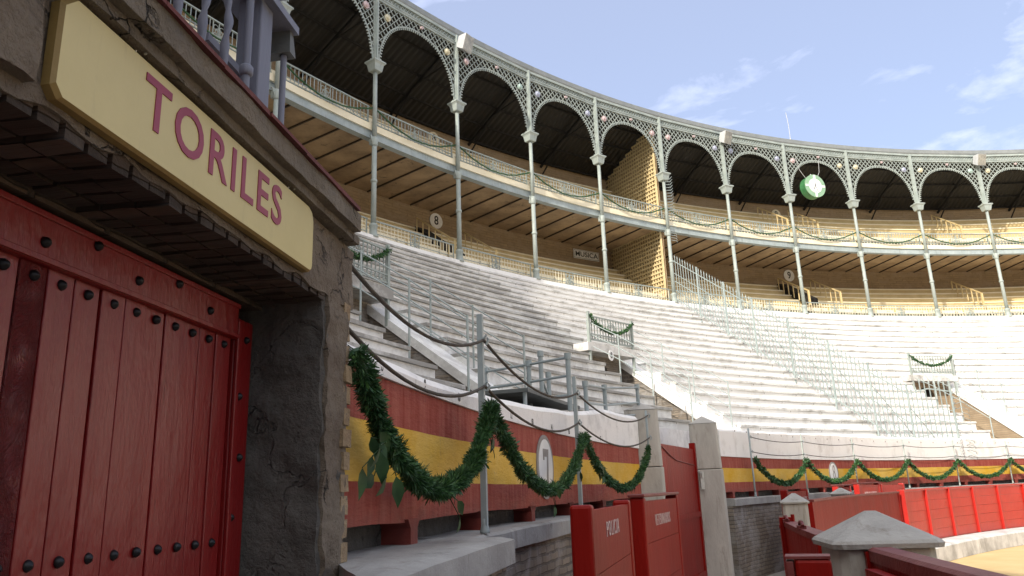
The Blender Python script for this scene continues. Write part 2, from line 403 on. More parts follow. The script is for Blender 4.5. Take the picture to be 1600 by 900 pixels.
tier('seating_tier', 'lower rows of bright white seats at the far right beyond the last stairway', gaps[2][1]+.019, .9, low, W_)
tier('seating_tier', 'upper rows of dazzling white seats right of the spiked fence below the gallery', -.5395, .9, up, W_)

# top kerb of the seats on which the gallery columns stand
tk = MB(); tk.ring([(41.72,9.6),(41.72,9.80),(42.6,9.80),(42.6,9.6)], -2.3, .9, .014)
tag(tk.build('coping_band', M['seat_w'], None, P(-.5,42,9.6)), 'long white coping band running under the gallery columns above the top seats', 'coping')

def stairwell(idx, a0, a1, lab, mats):
    am = (a0+a1)/2
    o = P(am, 34, 1.6); t = thing('stairwell_entrance', lab, 'stairwell', o, 'stairwell entrances cut into the seats')
    # side walls: brick below, sloping white coping
    for side, aw in ((1, a1),):
        mb = MB(); s = -1 if side == 0 else 1
        e = .0006*s
        prof = [(31.2,1.0),(31.2,nose(31.2)-.49),(36.3,nose(36.3)-.49),(36.3,1.0)]
        mb.T = IDN; mb.ring(prof, min(aw+e,aw+e+.006*s), max(aw+e,aw+e+.006*s), .02)
        mb.build('side_wall', M['brick_tan'] if idx == 2 else M['brick'], t)
        cp = MB(); prof = [(31.2,nose(31.2)-.50),(31.2,nose(31.2)-.30),(36.3,nose(36.3)-.30),(36.3,nose(36.3)-.50)]
        cp.ring(prof, aw-.0008, aw+.0195, .02); cp.build('coping', mats[0], t)
    st = MB()
    for k in range(0, 15):
        R = 31.2 + k*.34; z = nose(R) - 1.5
        st.ring([(R,z-.4),(R,z),(R+.345,z),(R+.345,z-.4)], a0, a1, .02)
    st.build('steps', M['dust'], t)
    w = MB(); R = 36.3
    w.ring([(R,1.5),(R,4.55),(R+.15,4.55),(R+.15,1.5)], a0, a1, .01)
    # door opening walls either side of a dark arch
    w.build('threshold', M['brick'], t)
    bw = MB(); bw.T = ring_frame(am, 36.25)
    hw = 36.3*(a1-a0)/2
    pts = [(-hw,4.0),(-.45,4.0)] + [(-.45*cos(pi*i/8), 4.95+.42*sin(pi*i/8)) for i in range(9)] + [(.45,4.0),(hw,4.0),(hw,5.62),(-hw,5.62)]
    bw.prism(pts, 0, .12); bw.build('arch_wall', M['brick_tan'] if idx == 2 else M['brick'], t)
    dk = MB(); dk.T = ring_frame(am, 36.45); dk.box(-hw,hw,0,.05,3.0,5.6); dk.build('doorway', M['dark'], t)  # near-black sheet stands in for the darkness beyond the arch
    sl = MB(); sl.ring([(35.72,5.56),(35.72,5.80),(36.32,5.80),(36.32,5.56)], a0-.004, a1+.004, .01); sl.build('balcony_slab', mats[1], t)
    return t
stairwell(0, *gaps[0], 'stairwell entrance at far left with dark doorway and stepped white side blocks', D)
stairwell(1, *gaps[1], 'middle stairwell entrance with a white sloping coping below a small balcony', W_)
stairwell(2, *gaps[2], 'right stairwell entrance with tan brick side wall and small dark arch', W_)

def pipe(mb, pts, r, n=6): mb.tube(pts, r, n, raw=True)
def swag_obj(name, A, B, sag, r, n, mats, parent=None, label=None, group=None, nl=.05, seed=0, out=Vector((0,0,0)), lw=None, sprigs=()):
    """garland: a green rope hanging between A and B, covered in needles"""
    rnd = random.Random(seed); mb = MB(); L = 22; pts = []
    for i in range(L+1):
        u = i/L; q = A.lerp(B, u); q = q - Vector((0,0,1))*sag*(1-(2*u-1)**2)**.86 + out*(1-abs(2*u-1))
        q = q + Vector((rnd.uniform(-1,1), rnd.uniform(-1,1), rnd.uniform(-1,1)))*r*.22; pts.append(q)
    mb.tube(pts, r*.55, 6, raw=True)
    lw = lw or nl*.22; ph0 = rnd.random()*6
    for i in range(n):
        u = rnd.random()*(L-1e-6); k = int(u); c = pts[k].lerp(pts[k+1], u-k); d = (pts[k+1]-pts[k]).normalized()
        a = Vector((rnd.gauss(0,1), rnd.gauss(0,1), rnd.gauss(0,1))); a = (a - d*a.dot(d)).normalized()
        w = (a + d*rnd.uniform(-.9,.9)).normalized(); sd = w.cross(Vector((rnd.gauss(0,1), rnd.gauss(0,1), rnd.gauss(0,1)))).normalized()
        fat = .95 + .28*sin(u*1.9+ph0) + .22*sin(u*4.7+ph0*2)
        if rnd.random() < .12: fat *= 1.35
        rr = r*fat*rnd.uniform(.3,.8); p0 = c + a*rr; p1 = p0 + w*nl*rnd.uniform(.6,1.2)
        mb.mi = 1 if rnd.random() < .3 else 0
        wd = lw
        if rnd.random() < .04: lw = wd*3.2; p1 = p0 + w*nl*1.15
        mb.add([p0 - sd*lw*.5, p0 + sd*lw*.5, p0.lerp(p1,.55) + sd*lw, p1, p0.lerp(p1,.55) - sd*lw], [(0,1,2,3,4)], raw=True)
        lw = wd
    mb.mi = 0
    if sprigs:
        o = (A+B)/2; root = thing(name, label, 'garland', o, group)
        mb.build('greenery', [mats[0], mats[1]], root)
        for (u, dx, cnt, size, side) in sprigs:
            k = min(L, int(u*L)); base = pts[k]; sp = MB()
            for q in range(cnt):
                t = (B-A).normalized(); inward = Vector((cos(0),0,0))
                f = (q+.5)/cnt
                c = base + t*dx*(.35+.65*f)*rnd.uniform(.7,1.15)*(1 if q%2 else .6) + Vector((0,0,-1))*f*size*2.2*rnd.uniform(.8,1.1) + Vector((.05,-.02,0))*rnd.uniform(.2,1.2)
                ax = (t*rnd.uniform(-.9,.9)+Vector((0,0,-1))*rnd.uniform(.2,1)).normalized()
                nrm = Vector((.85,-.35,.1)) + Vector((rnd.gauss(0,.35),rnd.gauss(0,.35),rnd.gauss(0,.35)))
                sdv = ax.cross(nrm).normalized(); ll = size*rnd.uniform(.8,1.2); ww = ll*.27
                nn = sdv.cross(ax).normalized()
                P_ = [c-ax*ll*.5, c-ax*ll*.25+sdv*ww*.8+nn*ll*.05, c+ax*ll*.05+sdv*ww+nn*ll*.06, c+ax*ll*.35+sdv*ww*.5+nn*ll*.02, c+ax*ll*.62-nn*ll*.05,
                      c+ax*ll*.35-sdv*ww*.5+nn*ll*.02, c+ax*ll*.05-sdv*ww+nn*ll*.06, c-ax*ll*.25-sdv*ww*.8+nn*ll*.05, c-ax*ll*.2, c+ax*ll*.2]
                sp.add(P_, [(0,1,8),(1,2,9,8),(2,3,9),(3,4,9),(4,5,9),(5,6,9),(6,7,8,9),(7,0,8)], True, raw=True)
                sp.tube([base + (c-base)*.1, c-ax*ll*.5], .0025, 4, raw=True)
            sp.build('leaf_sprig', M['leafC'], root)
        return root
    ob = mb.build(name, [mats[0], mats[1]], parent, None if parent else (A+B)/2)
    if not parent: tag(ob, label, 'garland', group)
    return ob
G1 = [M['leafA'], M['leafB']]

# balcony railings over the stairwells + handrails running down beside them
def balcony_rail(a0, a1, lab, heavy):
    R = 35.75; o = P((a0+a1)/2, R, 5.8); t = thing('balcony_railing', lab, 'railing', o, 'small balcony railings above the stairwells')
    T = ring_frame((a0+a1)/2, R); hw = R*(a1-a0)/2; m = M['iron']
    for s in (-1, 1):
        b = MB(T); b.box(s*hw-.035, s*hw+.035, -.035, .035, 5.0, 6.72); b.build('post', m, t)
    b = MB(T)
    for z in (6.58, 6.05, 5.88): b.box(-hw, hw, -.018, .018, z, z+.035)
    b.build('rail', m, t)
    b = MB(T); n = 16
    for i in range(1, n):
        x = -hw + 2*hw*i/n; b.box(x-.011, x+.011, -.011, .011, 5.88, 6.6)
    for i in range(n):      # small scroll rings in the lower border
        x = -hw + 2*hw*(i+.5)/n; b.tube([(x+.05*cos(q), 0, 5.97+.05*sin(q)) for q in [2*pi*w/8 for w in range(9)]], .009, 4)
    for q in range(3):
        rr = .2-.05*q; b.tube([(rr*cos(w*pi/8), -.01, 6.32+rr*sin(w*pi/8)*.9) for w in range(17)], .012, 4)
    b.build('bars', m, t)
    A = T(-hw, -.05, 6.62); B = T(hw, -.05, 6.62)
    swag_obj('garland', A, B, .42, .035, 700, G1, None, {0:'short garland hanging on the balcony rail at far left above the stairwell',1:'short garland hanging on the middle balcony rail above plaque 8',2:'short garland hanging on the right balcony rail above the small arch'}[heavy], 'garlands on the stairwell balconies', .06, 5+heavy)
balcony_rail(gaps[0][0], gaps[0][1], 'balcony railing above the far left stairwell beside the gate building', 0)
balcony_rail(gaps[1][0], gaps[1][1], 'balcony railing of the middle stairwell above plaque 8', 1)
balcony_rail(gaps[2][0], gaps[2][1], 'balcony railing of the right stairwell above the small dark arch', 2)

def slope_rail(a, Rs, tops, bots, lab, nr=3, r=.0145):
    o = P(a, Rs[-1], bots[-1]); t = thing('handrail', lab, 'handrail', o, 'sloping tube handrails beside the stairwells')
    for R, zt, zb in zip(Rs, tops, bots):
        b = MB(); pipe(b, [P(a,R,zb), P(a,R,zt)], r*1.35, 8); b.build('post', M['steelp'], t)
    for k in range(nr):
        b = MB(); d = .34*k; pipe(b, [P(a,R,zt-.04-d) for R, zt in zip(Rs, tops)], r*.85, 6); b.build('rail', M['steelp'], t)
for gi, (a0, a1) in enumerate(gaps):
    w = ['far left', 'middle', 'right'][gi]
    slope_rail(a0+.003, (35.9,34.85,33.85,32.75), (6.5,5.9,5.24,4.45), (5.0,4.4,3.7,3.0), 'sloping handrail on the left edge of the %s stairwell' % w)
    slope_rail(a1+.010, (36.0,34.95,33.95,32.85), (6.55,5.92,5.24,4.5), (5.6,4.75,4.0,3.2), 'sloping handrail on the right edge of the %s stairwell' % w, 4)
pl = MB(ring_frame(-.8175, 35.70)); pl.prism([(.12*cos(q*pi/10), 5.5+.16*sin(q*pi/10)) for q in range(20)], -.02, 0)
t8 = thing('number_plaque', 'small round white plaque with a black 8 below the middle balcony', 'number plaque', P(-.8175,35.7,5.5))
pl.build('plate', M['white'], t8); nb = MB(); text_mb(nb, '8', ring_frame(-.8175, 35.675, 5.5), .25, .8, .004, .01); nb.build('numeral', M['black'], t8)

# ------------------------------------------------------------------ inner wall (red / yellow) with ledge
def parapet_top(a):
    pts = [(-3,2.26),(-1.36,2.27),(-1.235,2.44),(-1.19,2.58),(-1.0,2.68),(-.8,2.80),(1,2.83)]
    for (x0,z0),(x1,z1) in zip(pts, pts[1:]):
        if a <= x1: return z0 + (z1-z0)*(a-x0)/(x1-x0)
    return pts[-1][1]
def inner_wall(a0, a1, lab, dirty):
    o = P((a0+a1)/2, 30, 0); t = thing('painted_parapet', lab, 'wall', o)
    b = MB(); n = int((a1-a0)/.012)
    # painted band with rough lower edge
    vs = []; fs = []
    for i in range(n+1):
        a = a0 + (a1-a0)*i/n; low = 1.545 + random.uniform(-.008,.008)
        for R, z in ((29.99, low), (29.99+random.uniform(-.003,.003), 1.86), (29.99, 2.18), (30.16, 2.18), (30.16, low)): vs.append(P(a, R, z))
    for i in range(n):
        for j in range(5): fs.append((i*5+j, i*5+(j+1)%5, (i+1)*5+(j+1)%5, (i+1)*5+j))
    fs.append((4,3,2,1,0)); fs.append(tuple(range(n*5,n*5+5)))
    b.add(vs, fs, raw=True); b.build('painted_band', M['painted'], t)
    b = MB(); vs = []; fs = []
    for i in range(n+1):
        a = a0 + (a1-a0)*i/n; zt = parapet_top(a) + random.uniform(-.007,.007); e = random.uniform(-.004,.004)
        for R, z in ((29.975+e, 2.183), (29.97+e, zt-.04), (30.0+e, zt), (30.20, zt), (30.20, 2.183)): vs.append(P(a, R, z))
    for i in range(n):
        for j in range(5): fs.append((i*5+j, i*5+(j+1)%5, (i+1)*5+(j+1)%5, (i+1)*5+j))
    fs.append((4,3,2,1,0)); fs.append(tuple(range(n*5,n*5+5)))
    b.add(vs, fs, raw=True); b.build('white_upper_band', M['parapet'] if dirty else M['seat_w'], t)
    # recess behind the feet and walkway
    b = MB(); b.ring([(30.12,1.0),(30.12,1.60),(30.3,1.60),(30.3,1.0)], a0, a1, .02); b.build('recess_wall', M['jamb'], t)
    b = MB(); b.ring([(30.18,1.84),(30.18,1.86),(31.35,1.86),(31.35,1.84)], a0, a1, .02); b.build('walkway', M['dust'], t)
    # ledge
    if a0 < -1.3: segs = [(-1.405,-1.362,29.56),(-1.361,a1,29.80)]
    else: segs = [(a0,a1,29.80)]
    b = MB()
    for x0, x1, Rf in segs:
        if Rf < 29.6:
            N, Mm = 8, 10; rows = []; vs = []; fs = []
            for k in range(N+1):
                Rk = Rf + (30.14-Rf)*k/N; a_s = -1.4325 + .028*min(1, k/(N-2))
                for q in range(Mm+1):
                    aq = a_s + (x1-a_s)*q/Mm; vs.append(P(aq, Rk, 1.437 - (.012 if k == 0 else 0) + random.uniform(-.002,.002)))
            nv = len(vs); vs += [Vector((v.x, v.y, 1.31)) for v in vs[:nv]]
            W = Mm+1
            for k in range(N):
                for q in range(Mm): c = k*W+q; fs.append((c,c+1,c+W+1,c+W)); c += nv; fs.append((c+W,c+W+1,c+1,c))
            for q in range(Mm): fs.append((q+1,q,nv+q,nv+q+1)); c = N*W+q; fs.append((c,c+1,nv+c+1,nv+c))
            for k in range(N): c = k*W; fs.append((c,c+W,nv+c+W,nv+c)); c += Mm; fs.append((c+W,c,nv+c,nv+c+W))
            b.add(vs, fs, raw=True)
        else: b.ring([(Rf,1.31),(Rf,1.42),(Rf+.02,1.435),(30.14,1.44),(30.14,1.31)], x0, x1, .012, wob=.004)
    b.build('ledge', M['ledge'], t)
    b = MB()
    for x0, x1, Rf in segs: b.ring([(Rf+.05,0),(Rf+.05,1.309),(30.4,1.309),(30.4,0)], x0, x1, .02)
    b.build('brick_base', M['brick'], t)
    a = -1.375
    while a > a0: a -= .0435
    a += .0435
    while a < a1 - .01:
        f = MB(ring_frame(a, 30.0)); w = .05
        f.prism([(-w-.035,1.552),(-w,1.51),(-w,1.43),(w,1.43),(w,1.51),(w+.035,1.552)], -.03, .12); f.build('foot', M['leg_red'], t); a += .0435
    return t
wl = inner_wall(-1.404, -1.142, 'red and yellow striped parapet beside the gate building, marked 7', True)
wr = inner_wall(-1.0, .9, 'long red and yellow striped parapet curving away to the right, marked 8', False)
def oval(a, s, wd, ht, parent_label, z=1.87):
    t = thing('number_oval', parent_label, 'number', P(a, 29.98, z), 'painted oval numbers on the parapet')
    T = ring_frame(a, 29.985); q = [2*pi*i/40 for i in range(40)]
    b = MB(T); b.prism([(wd*1.22*cos(x), z+ht*1.16*sin(x)) for x in q], -.008, 0); b.build('border', M['numgrey'], t)
    b = MB(T); b.prism([(wd*cos(x), z+ht*sin(x)) for x in q], -.012, -.0085); b.build('oval', M['white'], t)
    b = MB()
    if s == '7':
        b.T = T
        b.prism([(-.09,z+.15),(-.09,z+.055),(-.055,z+.055),(-.055,z+.085),(.035,z+.085),(-.01,z-.2),(.045,z-.2),(.085,z+.15)][::-1], -.016, -.0125)
    else: text_mb(b, s, ring_frame(a, 29.9725, z), .5, .62, .004, -.006)
    b.build('numeral', M['numgrey'], t)
oval(-1.272, '7', .225, .235, 'tall white oval with a grey 7 on the parapet behind the second garland')
oval(-.789, '8', .21, .23, 'small white oval with a grey 8 on the far curving parapet')
# parapet number line (left part, above the red)
nb = MB(); a = -1.39; k = 8
while a < -1.2:
    text_mb(nb, str(k), ring_frame(a, 29.972, 2.225), .07, .8, .003, .002); a += .021; k += 1
nb.build('seat_number', M['black'], wl)
# little studs on the far white parapet
sb = MB(); a = -.97
while a < .3:
    sb.T = ring_frame(a, 29.97); sb.box(-.012,.012,-.01,0,2.66,2.69); a += .022
sb.build('stud', M['numgrey'], wr)

# garland posts, cables, garlands
posts = [-1.448,-1.349,-1.2525,-1.1585,-.9580,-.8565,-.7585,-.6620,-.5700,-.4770,-.383,-.289]
plab = ['hidden', 'thick steel post nearest the gate building, holding ropes and the first garland', 'steel post right of the oval 7', 'short steel post fixed to the grey pillar',
  'dark thin post just right of the second grey pillar']+['thin pale post on the far parapet, %s from the second pillar' % x for x in ('second','third','fourth','fifth','sixth','seventh','eighth')]
for i, a in enumerate(posts):
    if i == 0: continue
    o = P(a, 29.82, 1.44)
    t = thing('garland_post', plab[i] if i else 'steel post hidden behind the gate building', 'post', o, 'slim posts along the parapet')
    if i == 3: zb, zt, aa = 2.0, 2.62, a
    else: zb, zt, aa = 1.44, 2.72, a
    R = 29.82 if i != 3 else 29.72
    b = MB(ring_frame(aa, R)); r = .017 if i < 4 else .02
    if i < 3: b.box(-r, r, -r, r, zb, zt)
    else: b.lathe([(r,zb),(r*.9,zb+.3),(r*.9,zt),(r*.2,zt+.01)], 8)
    b.build('post', M['steel'] if i < 5 else M['iron'], t)
    if i != 3:
        b = MB(ring_frame(aa, R)); b.lathe([(.03,zb),(.03,zb+.012),(.02,zb+.05),(.02,zb+.08)], 8); b.build('base', M['steel'] if i < 5 else M['iron'], t)
    for z in (2.56, 2.28):
        b = MB(ring_frame(aa, R, z)); b.tube([(0,-.035,-.03),(.0,-.05,0),(0,-.035,.03),(0,-.02,0)], .008, 5); b.build('rope_eye', M['steel'], t)
names = ['first','second','third']
for i in range(len(posts)-1):
    if i == 3: continue
    for z, w in ((2.56,'upper'),(2.28,'lower')):
        A = P(posts[i], 29.80 if i!=3 else 29.7, z); B = P(posts[i+1], 29.80 if i != 2 else 29.7, z); b = MB()
        if i == 0: A = wall_frame(0,0)(2.76, 1.05, {2.56:2.60, 2.28:2.335}[z])
        near = i < 3; sg = .16 if near else .05; r = (.0095 if near else .008)
        b.tube([A.lerp(B, k/14) - Vector((0,0,sg*(1-(2*k/14-1)**2))) for k in range(15)], r, 6, raw=True)
        ob = b.build('rope', M['cable'], None, (A+B)/2)
        side = 'thick dark %s rope' % w if near else 'thin dark %s rope' % w
        where = ['leading from the gate building to the first post', 'between the first post and the post by oval 7', 'between the post by oval 7 and the grey pillar','', 'in the span just right of the second pillar', 'in the span before oval 8', 'in the span right of oval 8', 'four spans right of the second pillar', 'five spans right of the second pillar','six spans right of the second pillar','in the last span before the frame edge'][i]
        tag(ob, side + ' ' + where, 'rope', 'ropes strung between the parapet posts')
glabs = ['thick pine garland with large leaf sprigs nearest the gate building','thick garland hanging across the oval 7','smaller garland with leaf sprig ending at the grey pillar','',
 'garland on the far parapet just right of the second pillar','garland on the far parapet left of the oval 8','sunlit garland under the oval 8','garland one span right of the oval 8','garland two spans right of the oval 8','garland three spans right of the oval 8 near the frame edge','garland four spans right of the oval 8']
spr = {0: [(.22,-.34,9,.10,1),(.22,.10,3,.10,1),(.55,.08,3,.09,1),(.96,.05,7,.08,1)], 1: [(.9,.05,2,.08,1),(.52,.06,3,.085,1)], 2: [(.16,.08,6,.085,1),(.6,.05,2,.07,1)]}
for i in range(len(posts)-1):
    if i == 3:
        A = P(-1.0, 29.75, 2.0); continue
    A = P(posts[i], 29.76, 2.17); B = P(posts[i+1], 29.76 if i != 2 else 29.72, 2.17)
    if i == 0: A = wall_frame(0,0)(2.78, .985, 2.20)
    near = i < 3
    swag_obj('garland', A, B, .50, (.040,.035,.031)[i] if near else .032, (20000,12000,7000)[i] if near else 1500, G1, None, glabs[i], 'garlands draped along the parapet', (.034,.034,.036)[i] if near else .06, 20+i, out=Vector((cos(0)*.0,0,0)), lw=(.0021,.0026,.0035)[i] if near else .010, sprigs=spr.get(i, ()))

# ------------------------------------------------------------------ grey pillars and red passage door
def pillar(c, w0, w1, ze, za, rot, lab, hexa=False):
    t = thing('gate_pillar', lab, 'pillar', (c[0], c[1], 0), 'tall grey gate pillars'); 
    T = lambda x, y, z: Vector((c[0] + x*cos(rot)-y*sin(rot), c[1] + x*sin(rot)+y*cos(rot), z))
    b = MB(T); ch = .035
    def sq(w, z): return [(-w+ch,-w,z),(w-ch,-w,z),(w,-w+ch,z),(w,w-ch,z),(w-ch,w,z),(-w+ch,w,z),(-w,w-ch,z),(-w,-w+ch,z)]
    for (wa, za0, wb, zb0) in ((w0, 0, (w0+w1)/2+.01, 1.93), ((w0+w1)/2, 1.94, w1, ze)):
        b.add(sq(wa, za0)+sq(wb, zb0), [tuple(range(8))[::-1], tuple(range(8,16))]+[(i,(i+1)%8,8+(i+1)%8,8+i) for i in range(8)])
    b.build('shaft', M['concrete'], t, bevel=.012)
    b = MB(T); b.add(sq(w1+.004, ze+.002)+[(0,0,za)], [(i,(i+1)%8,8) for i in range(8)]+[tuple(range(8))[::-1]]); b.build('cap', M['concrete'], t)
    return t
pa = pillar((1.72,10.75), .25, .225, 2.70, 2.81, -.15, 'grey concrete pillar at the end of the near parapet, left of the red door')
pb = pillar((3.14,13.2), .27, .225, 2.68, 2.82, -.22, 'grey concrete pillar with a small steel latch, right of the red door')
b = MB(lambda x,y,z: Vector((2.985+x, 12.955+y, z))); b.box(-.035,.035,-.03,0,1.86,1.90); b.box(-.03,.03,-.05,-.03,1.62,1.90); b.box(-.012,.012,-.09,-.05,1.80,1.88); b.build('latch', M['hook'], pb)
A = Vector((1.96,10.85,0)); B = Vector((2.93,13.0,0)); dr = thing('passage_door', 'tall plain red steel door between the two grey pillars', 'door', A)
d = (B-A).normalized(); nn = Vector((d.y,-d.x,0)); T = lambda x,y,z: A + d*x - nn*y + Vector((0,0,z)); L = (B-A).length
b = MB(T); b.box(0, L-.12, 0, .05, .06, 2.26); b.build('leaf', M['red_shade'], dr, bevel=.006)
b = MB(T); b.box(L-.12, L-.03, -.02, .07, 0.0, 2.36); b.build('door_post', M['red_shade'], dr)
b = MB(T); b.tube([(.1,-.01,2.22),(.5,-.012,2.12),(.9,-.012,2.05),(L-.2,-.012,2.0)], .008, 5); b.build('cable', M['red_cap'], dr)
b = MB(T); b.box(.02,L-.14,-.02,0,1.2,1.28); b.box(.02,L-.14,-.02,0,.3,.38); b.build('rail', M['red_shade'], dr)
# white wall above / behind the door
b = MB(); b.ring([(30.5,2.0),(30.5,2.66),(30.8,2.66),(30.8,2.0)], -1.16, -.99, .02)
tag(b.build('white_beam', M['parapet'], None, P(-1.08,30.6,2.2)), 'white beam spanning above the red passage door between the pillars', 'beam')
b = MB(); b.ring([(31.2,0),(31.2,2.3),(31.4,2.3),(31.4,0)], -1.16, -.99, .02); tag(b.build('passage_back_wall', M['dark'], None, P(-1.08,31.3,0)), kind='structure')

# ------------------------------------------------------------------ steel platform at the foot of the first stairwell
t = thing('steel_platform', 'dark steel platform with tube legs above the parapet at the foot of the first stairwell', 'platform', P(-1.21,30.7,2.7))
b = MB(); b.ring([(30.20,2.575),(30.20,2.61),(30.80,2.61),(30.80,2.575)], -1.262, -1.2, .01); b.build('deck', M['deck'], t)
for a in (-1.26,-1.202):
    for R in (30.25,30.75):
        b = MB(); pipe(b, [P(a,R,1.86), P(a,R,2.58)], .02, 6); b.build('leg', M['steel'], t)
b = MB(); b.ring([(30.6,1.87),(30.6,2.57),(30.63,2.57),(30.63,1.87)], -1.258, -1.204, .02); b.build('under_deck_shade', M['dark'], t)  # dark sheet standing in for the shade beneath the deck
def rail_set(lab, pts, tops, zb, levels, r=.018):
    t = thing('tube_railing', lab, 'railing', (pts[0][0], pts[0][1], zb), 'tube railings by the steel platform')
    for p, zt in zip(pts, tops):
        b = MB(); pipe(b, [Vector((*p, zb)), Vector((*p, zt))], r*1.45, 8); pipe(b, [Vector((*p, zt-.05)), Vector((*p, zt+.015))], r*2, 8); b.build('post', M['steel'], t)
    for dz in levels:
        b = MB(); pipe(b, [Vector((*p, zt-dz)) for p, zt in zip(pts, tops)], r*.8, 6); b.build('rail', M['steel'], t)
xy = lambda a, R: tuple(P(a,R,0)[:2])
rail_set('tube railing on the inner edge of the steel platform', [xy(-1.236,30.0), xy(-1.229,30.5), xy(-1.222,31.1)], [3.03,3.03,3.03], 2.45, (0.03,.22,.42))
rail_set('tube railing running from the platform toward the grey pillar', [xy(-1.2,30.12), xy(-1.175,30.1), xy(-1.135,30.0)], [2.88,2.92,3.05], 2.4, (0.03,.24,.4))
rail_set('steel tube gate posts standing behind the platform', [xy(-1.215,30.5), xy(-1.195,30.62)], [3.2,3.05], 2.3, (0.3,.5))

# ------------------------------------------------------------------ radial spiked fence
def radial_fence():
    fm = M['fence']
    a = -.5403; o = P(a, 36, nose(36)); t = thing('spiked_fence', 'pale iron fence of spear-topped bars climbing the seats to the gallery column', 'fence', o)
    H = 2.1
    def gz(R): return max(2.3, nose(R)+.05) if R > 31.2 else 2.3 + (R-30)*.25
    b = MB(); R = 30.12
    while R < 41.7:
        z0 = gz(R); b.bar(P(a,R,z0), P(a,R,z0+H), .024, .024, raw=True)
        b.add([P(a,R-.035,z0+H), P(a+.0006,R,z0+H+.05), P(a,R+.035,z0+H), P(a-.0006,R,z0+H+.05), P(a,R,z0+H+.17)], [(0,1,4),(1,2,4),(2,3,4),(3,0,4),(3,2,1,0)], raw=True)
        R += .155
    b.build('bars', fm, t)
    for dz, w in ((.12,.035),(.52,.022),(.95,.03),(1.32,.022),(H-.18,.035)):
        b = MB(); pts = [(30.1 + k*.7) for k in range(17)]; pts[-1] = 41.7
        for r0, r1 in zip(pts, pts[1:]): b.bar(P(a,r0,gz(r0)+dz), P(a,r1,gz(r1)+dz), .018, w, raw=True)
        b.build('rail', fm, t)
    for R in (30.1,31.5,32.75,34.2,35.8,37.45,38.85,40.3):
        b = MB(); b.tube([P(a,R,gz(R)-.25), P(a,R,gz(R)+H+.1)], .035, 8, raw=True); b.lathe([(.05,0),(.03,.06),(.001,.12)],6) if False else None
        b.tube([P(a,R,gz(R)+H+.1), P(a,R,gz(R)+H+.14)], .048, 8, raw=True); b.build('post', fm, t)
    for R in (31.5,32.75,34.2,35.8,37.45,38.85,40.3):   # stays
        b = MB(); b.tube([P(a,R,gz(R)+1.5), P(a+.045,R-.3,nose(R-.3)+.02)], .014, 5, raw=True); b.build('stay', fm, t)
    b = MB()                           # fan of anti-climb hooks over the parapet
    for k in range(14):
        z = 2.25 + k*.16
        for s in (-1, 1):
            c0 = P(a, 30.05, z); q = [P(a + s*.0001, 30.05, z), P(a+s*.006, 29.93, z+.05), P(a+s*.012, 29.86, z-.02), P(a+s*.014, 29.88, z-.09)]
            b.tube(q, .009, 4, raw=True)
    b.build('hooks', fm, t)
radial_fence()
# spikes beside the partition column between the two gallery levels
b = MB(); a = colphi(4)
for k in range(14):
    z = 13.9 + k*.145
    for q in (-.4,.4):
        b.tube([P(a, 41.72, z), P(a+.0045+.002*q, 41.62+.10*q, z+.0), P(a+.0065+.002*q, 41.6+.2*q, z+.09)], .010, 4, raw=True)
for k in range(8):
    z = 12.75+k*.12; b.tube([P(a+.001,41.72,z), P(a+.006,41.6,z-.05), P(a+.007,41.6,z-.12)], .012, 4, raw=True)
tag(b.build('spike_strip', M['iron_lt'], None, P(a,41.7,14)), 'vertical strip of curved iron spikes on the column beside the lattice partition', 'spikes')

# ------------------------------------------------------------------ gallery structure
A0, A1 = -2.3, .9
g = thing('gallery', 'two-storey roofed gallery behind the iron columns with cream edge and brown ceiling', 'gallery', P(-.5,44,9.6))
b = MB(); b.ring([(42.0,13.31),(42.0,13.56),(42.22,13.56),(42.22,13.31)], A0, A1, .0949/4); b.build('edge_beam', M['iron_lt'], g)
b = MB(); b.ring([(41.985,13.295),(41.985,13.325),(42.24,13.325),(42.24,13.295)], A0, A1, .0949/4); b.ring([(41.985,13.54),(41.985,13.565),(42.2,13.565),(42.2,13.54)], A0, A1, .0949/4); b.build('beam_flange', M['iron_lt'], g)
b = MB(); b.ring([(41.93,13.57),(41.93,13.80),(42.4,13.80),(42.4,13.57)], A0, A1, .0949/4); b.build('cream_edge', M['cream'], g)
b = MB(); b.ring([(42.22,13.46),(42.22,13.79),(46,13.79),(46,13.46)], A0, A1, .0949/4); b.build('ceiling_slab', M['soffit'], g)
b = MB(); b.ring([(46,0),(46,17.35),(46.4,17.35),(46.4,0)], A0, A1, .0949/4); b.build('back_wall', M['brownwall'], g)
for i in range(-2, 14):
    for q in range(4):
        a = colphi(i) + DPH*q/4
        b = MB(); b.bar(P(a,42.2,13.44), P(a,45.95,13.44), .05, .06, raw=True); b.build('joist', M['sill'], g)
def gal_rows(z0, n, h, nm):
    for k in range(n):
        R = 42.95 + k*.52; z = z0 + k*h; b = MB()
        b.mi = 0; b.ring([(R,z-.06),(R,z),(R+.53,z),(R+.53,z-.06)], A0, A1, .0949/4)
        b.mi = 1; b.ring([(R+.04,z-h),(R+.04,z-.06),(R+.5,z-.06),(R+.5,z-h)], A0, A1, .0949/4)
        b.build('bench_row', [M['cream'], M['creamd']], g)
gal_rows(10.32, 6, .40, 'lower'); gal_rows(14.25, 6, .46, 'upper')
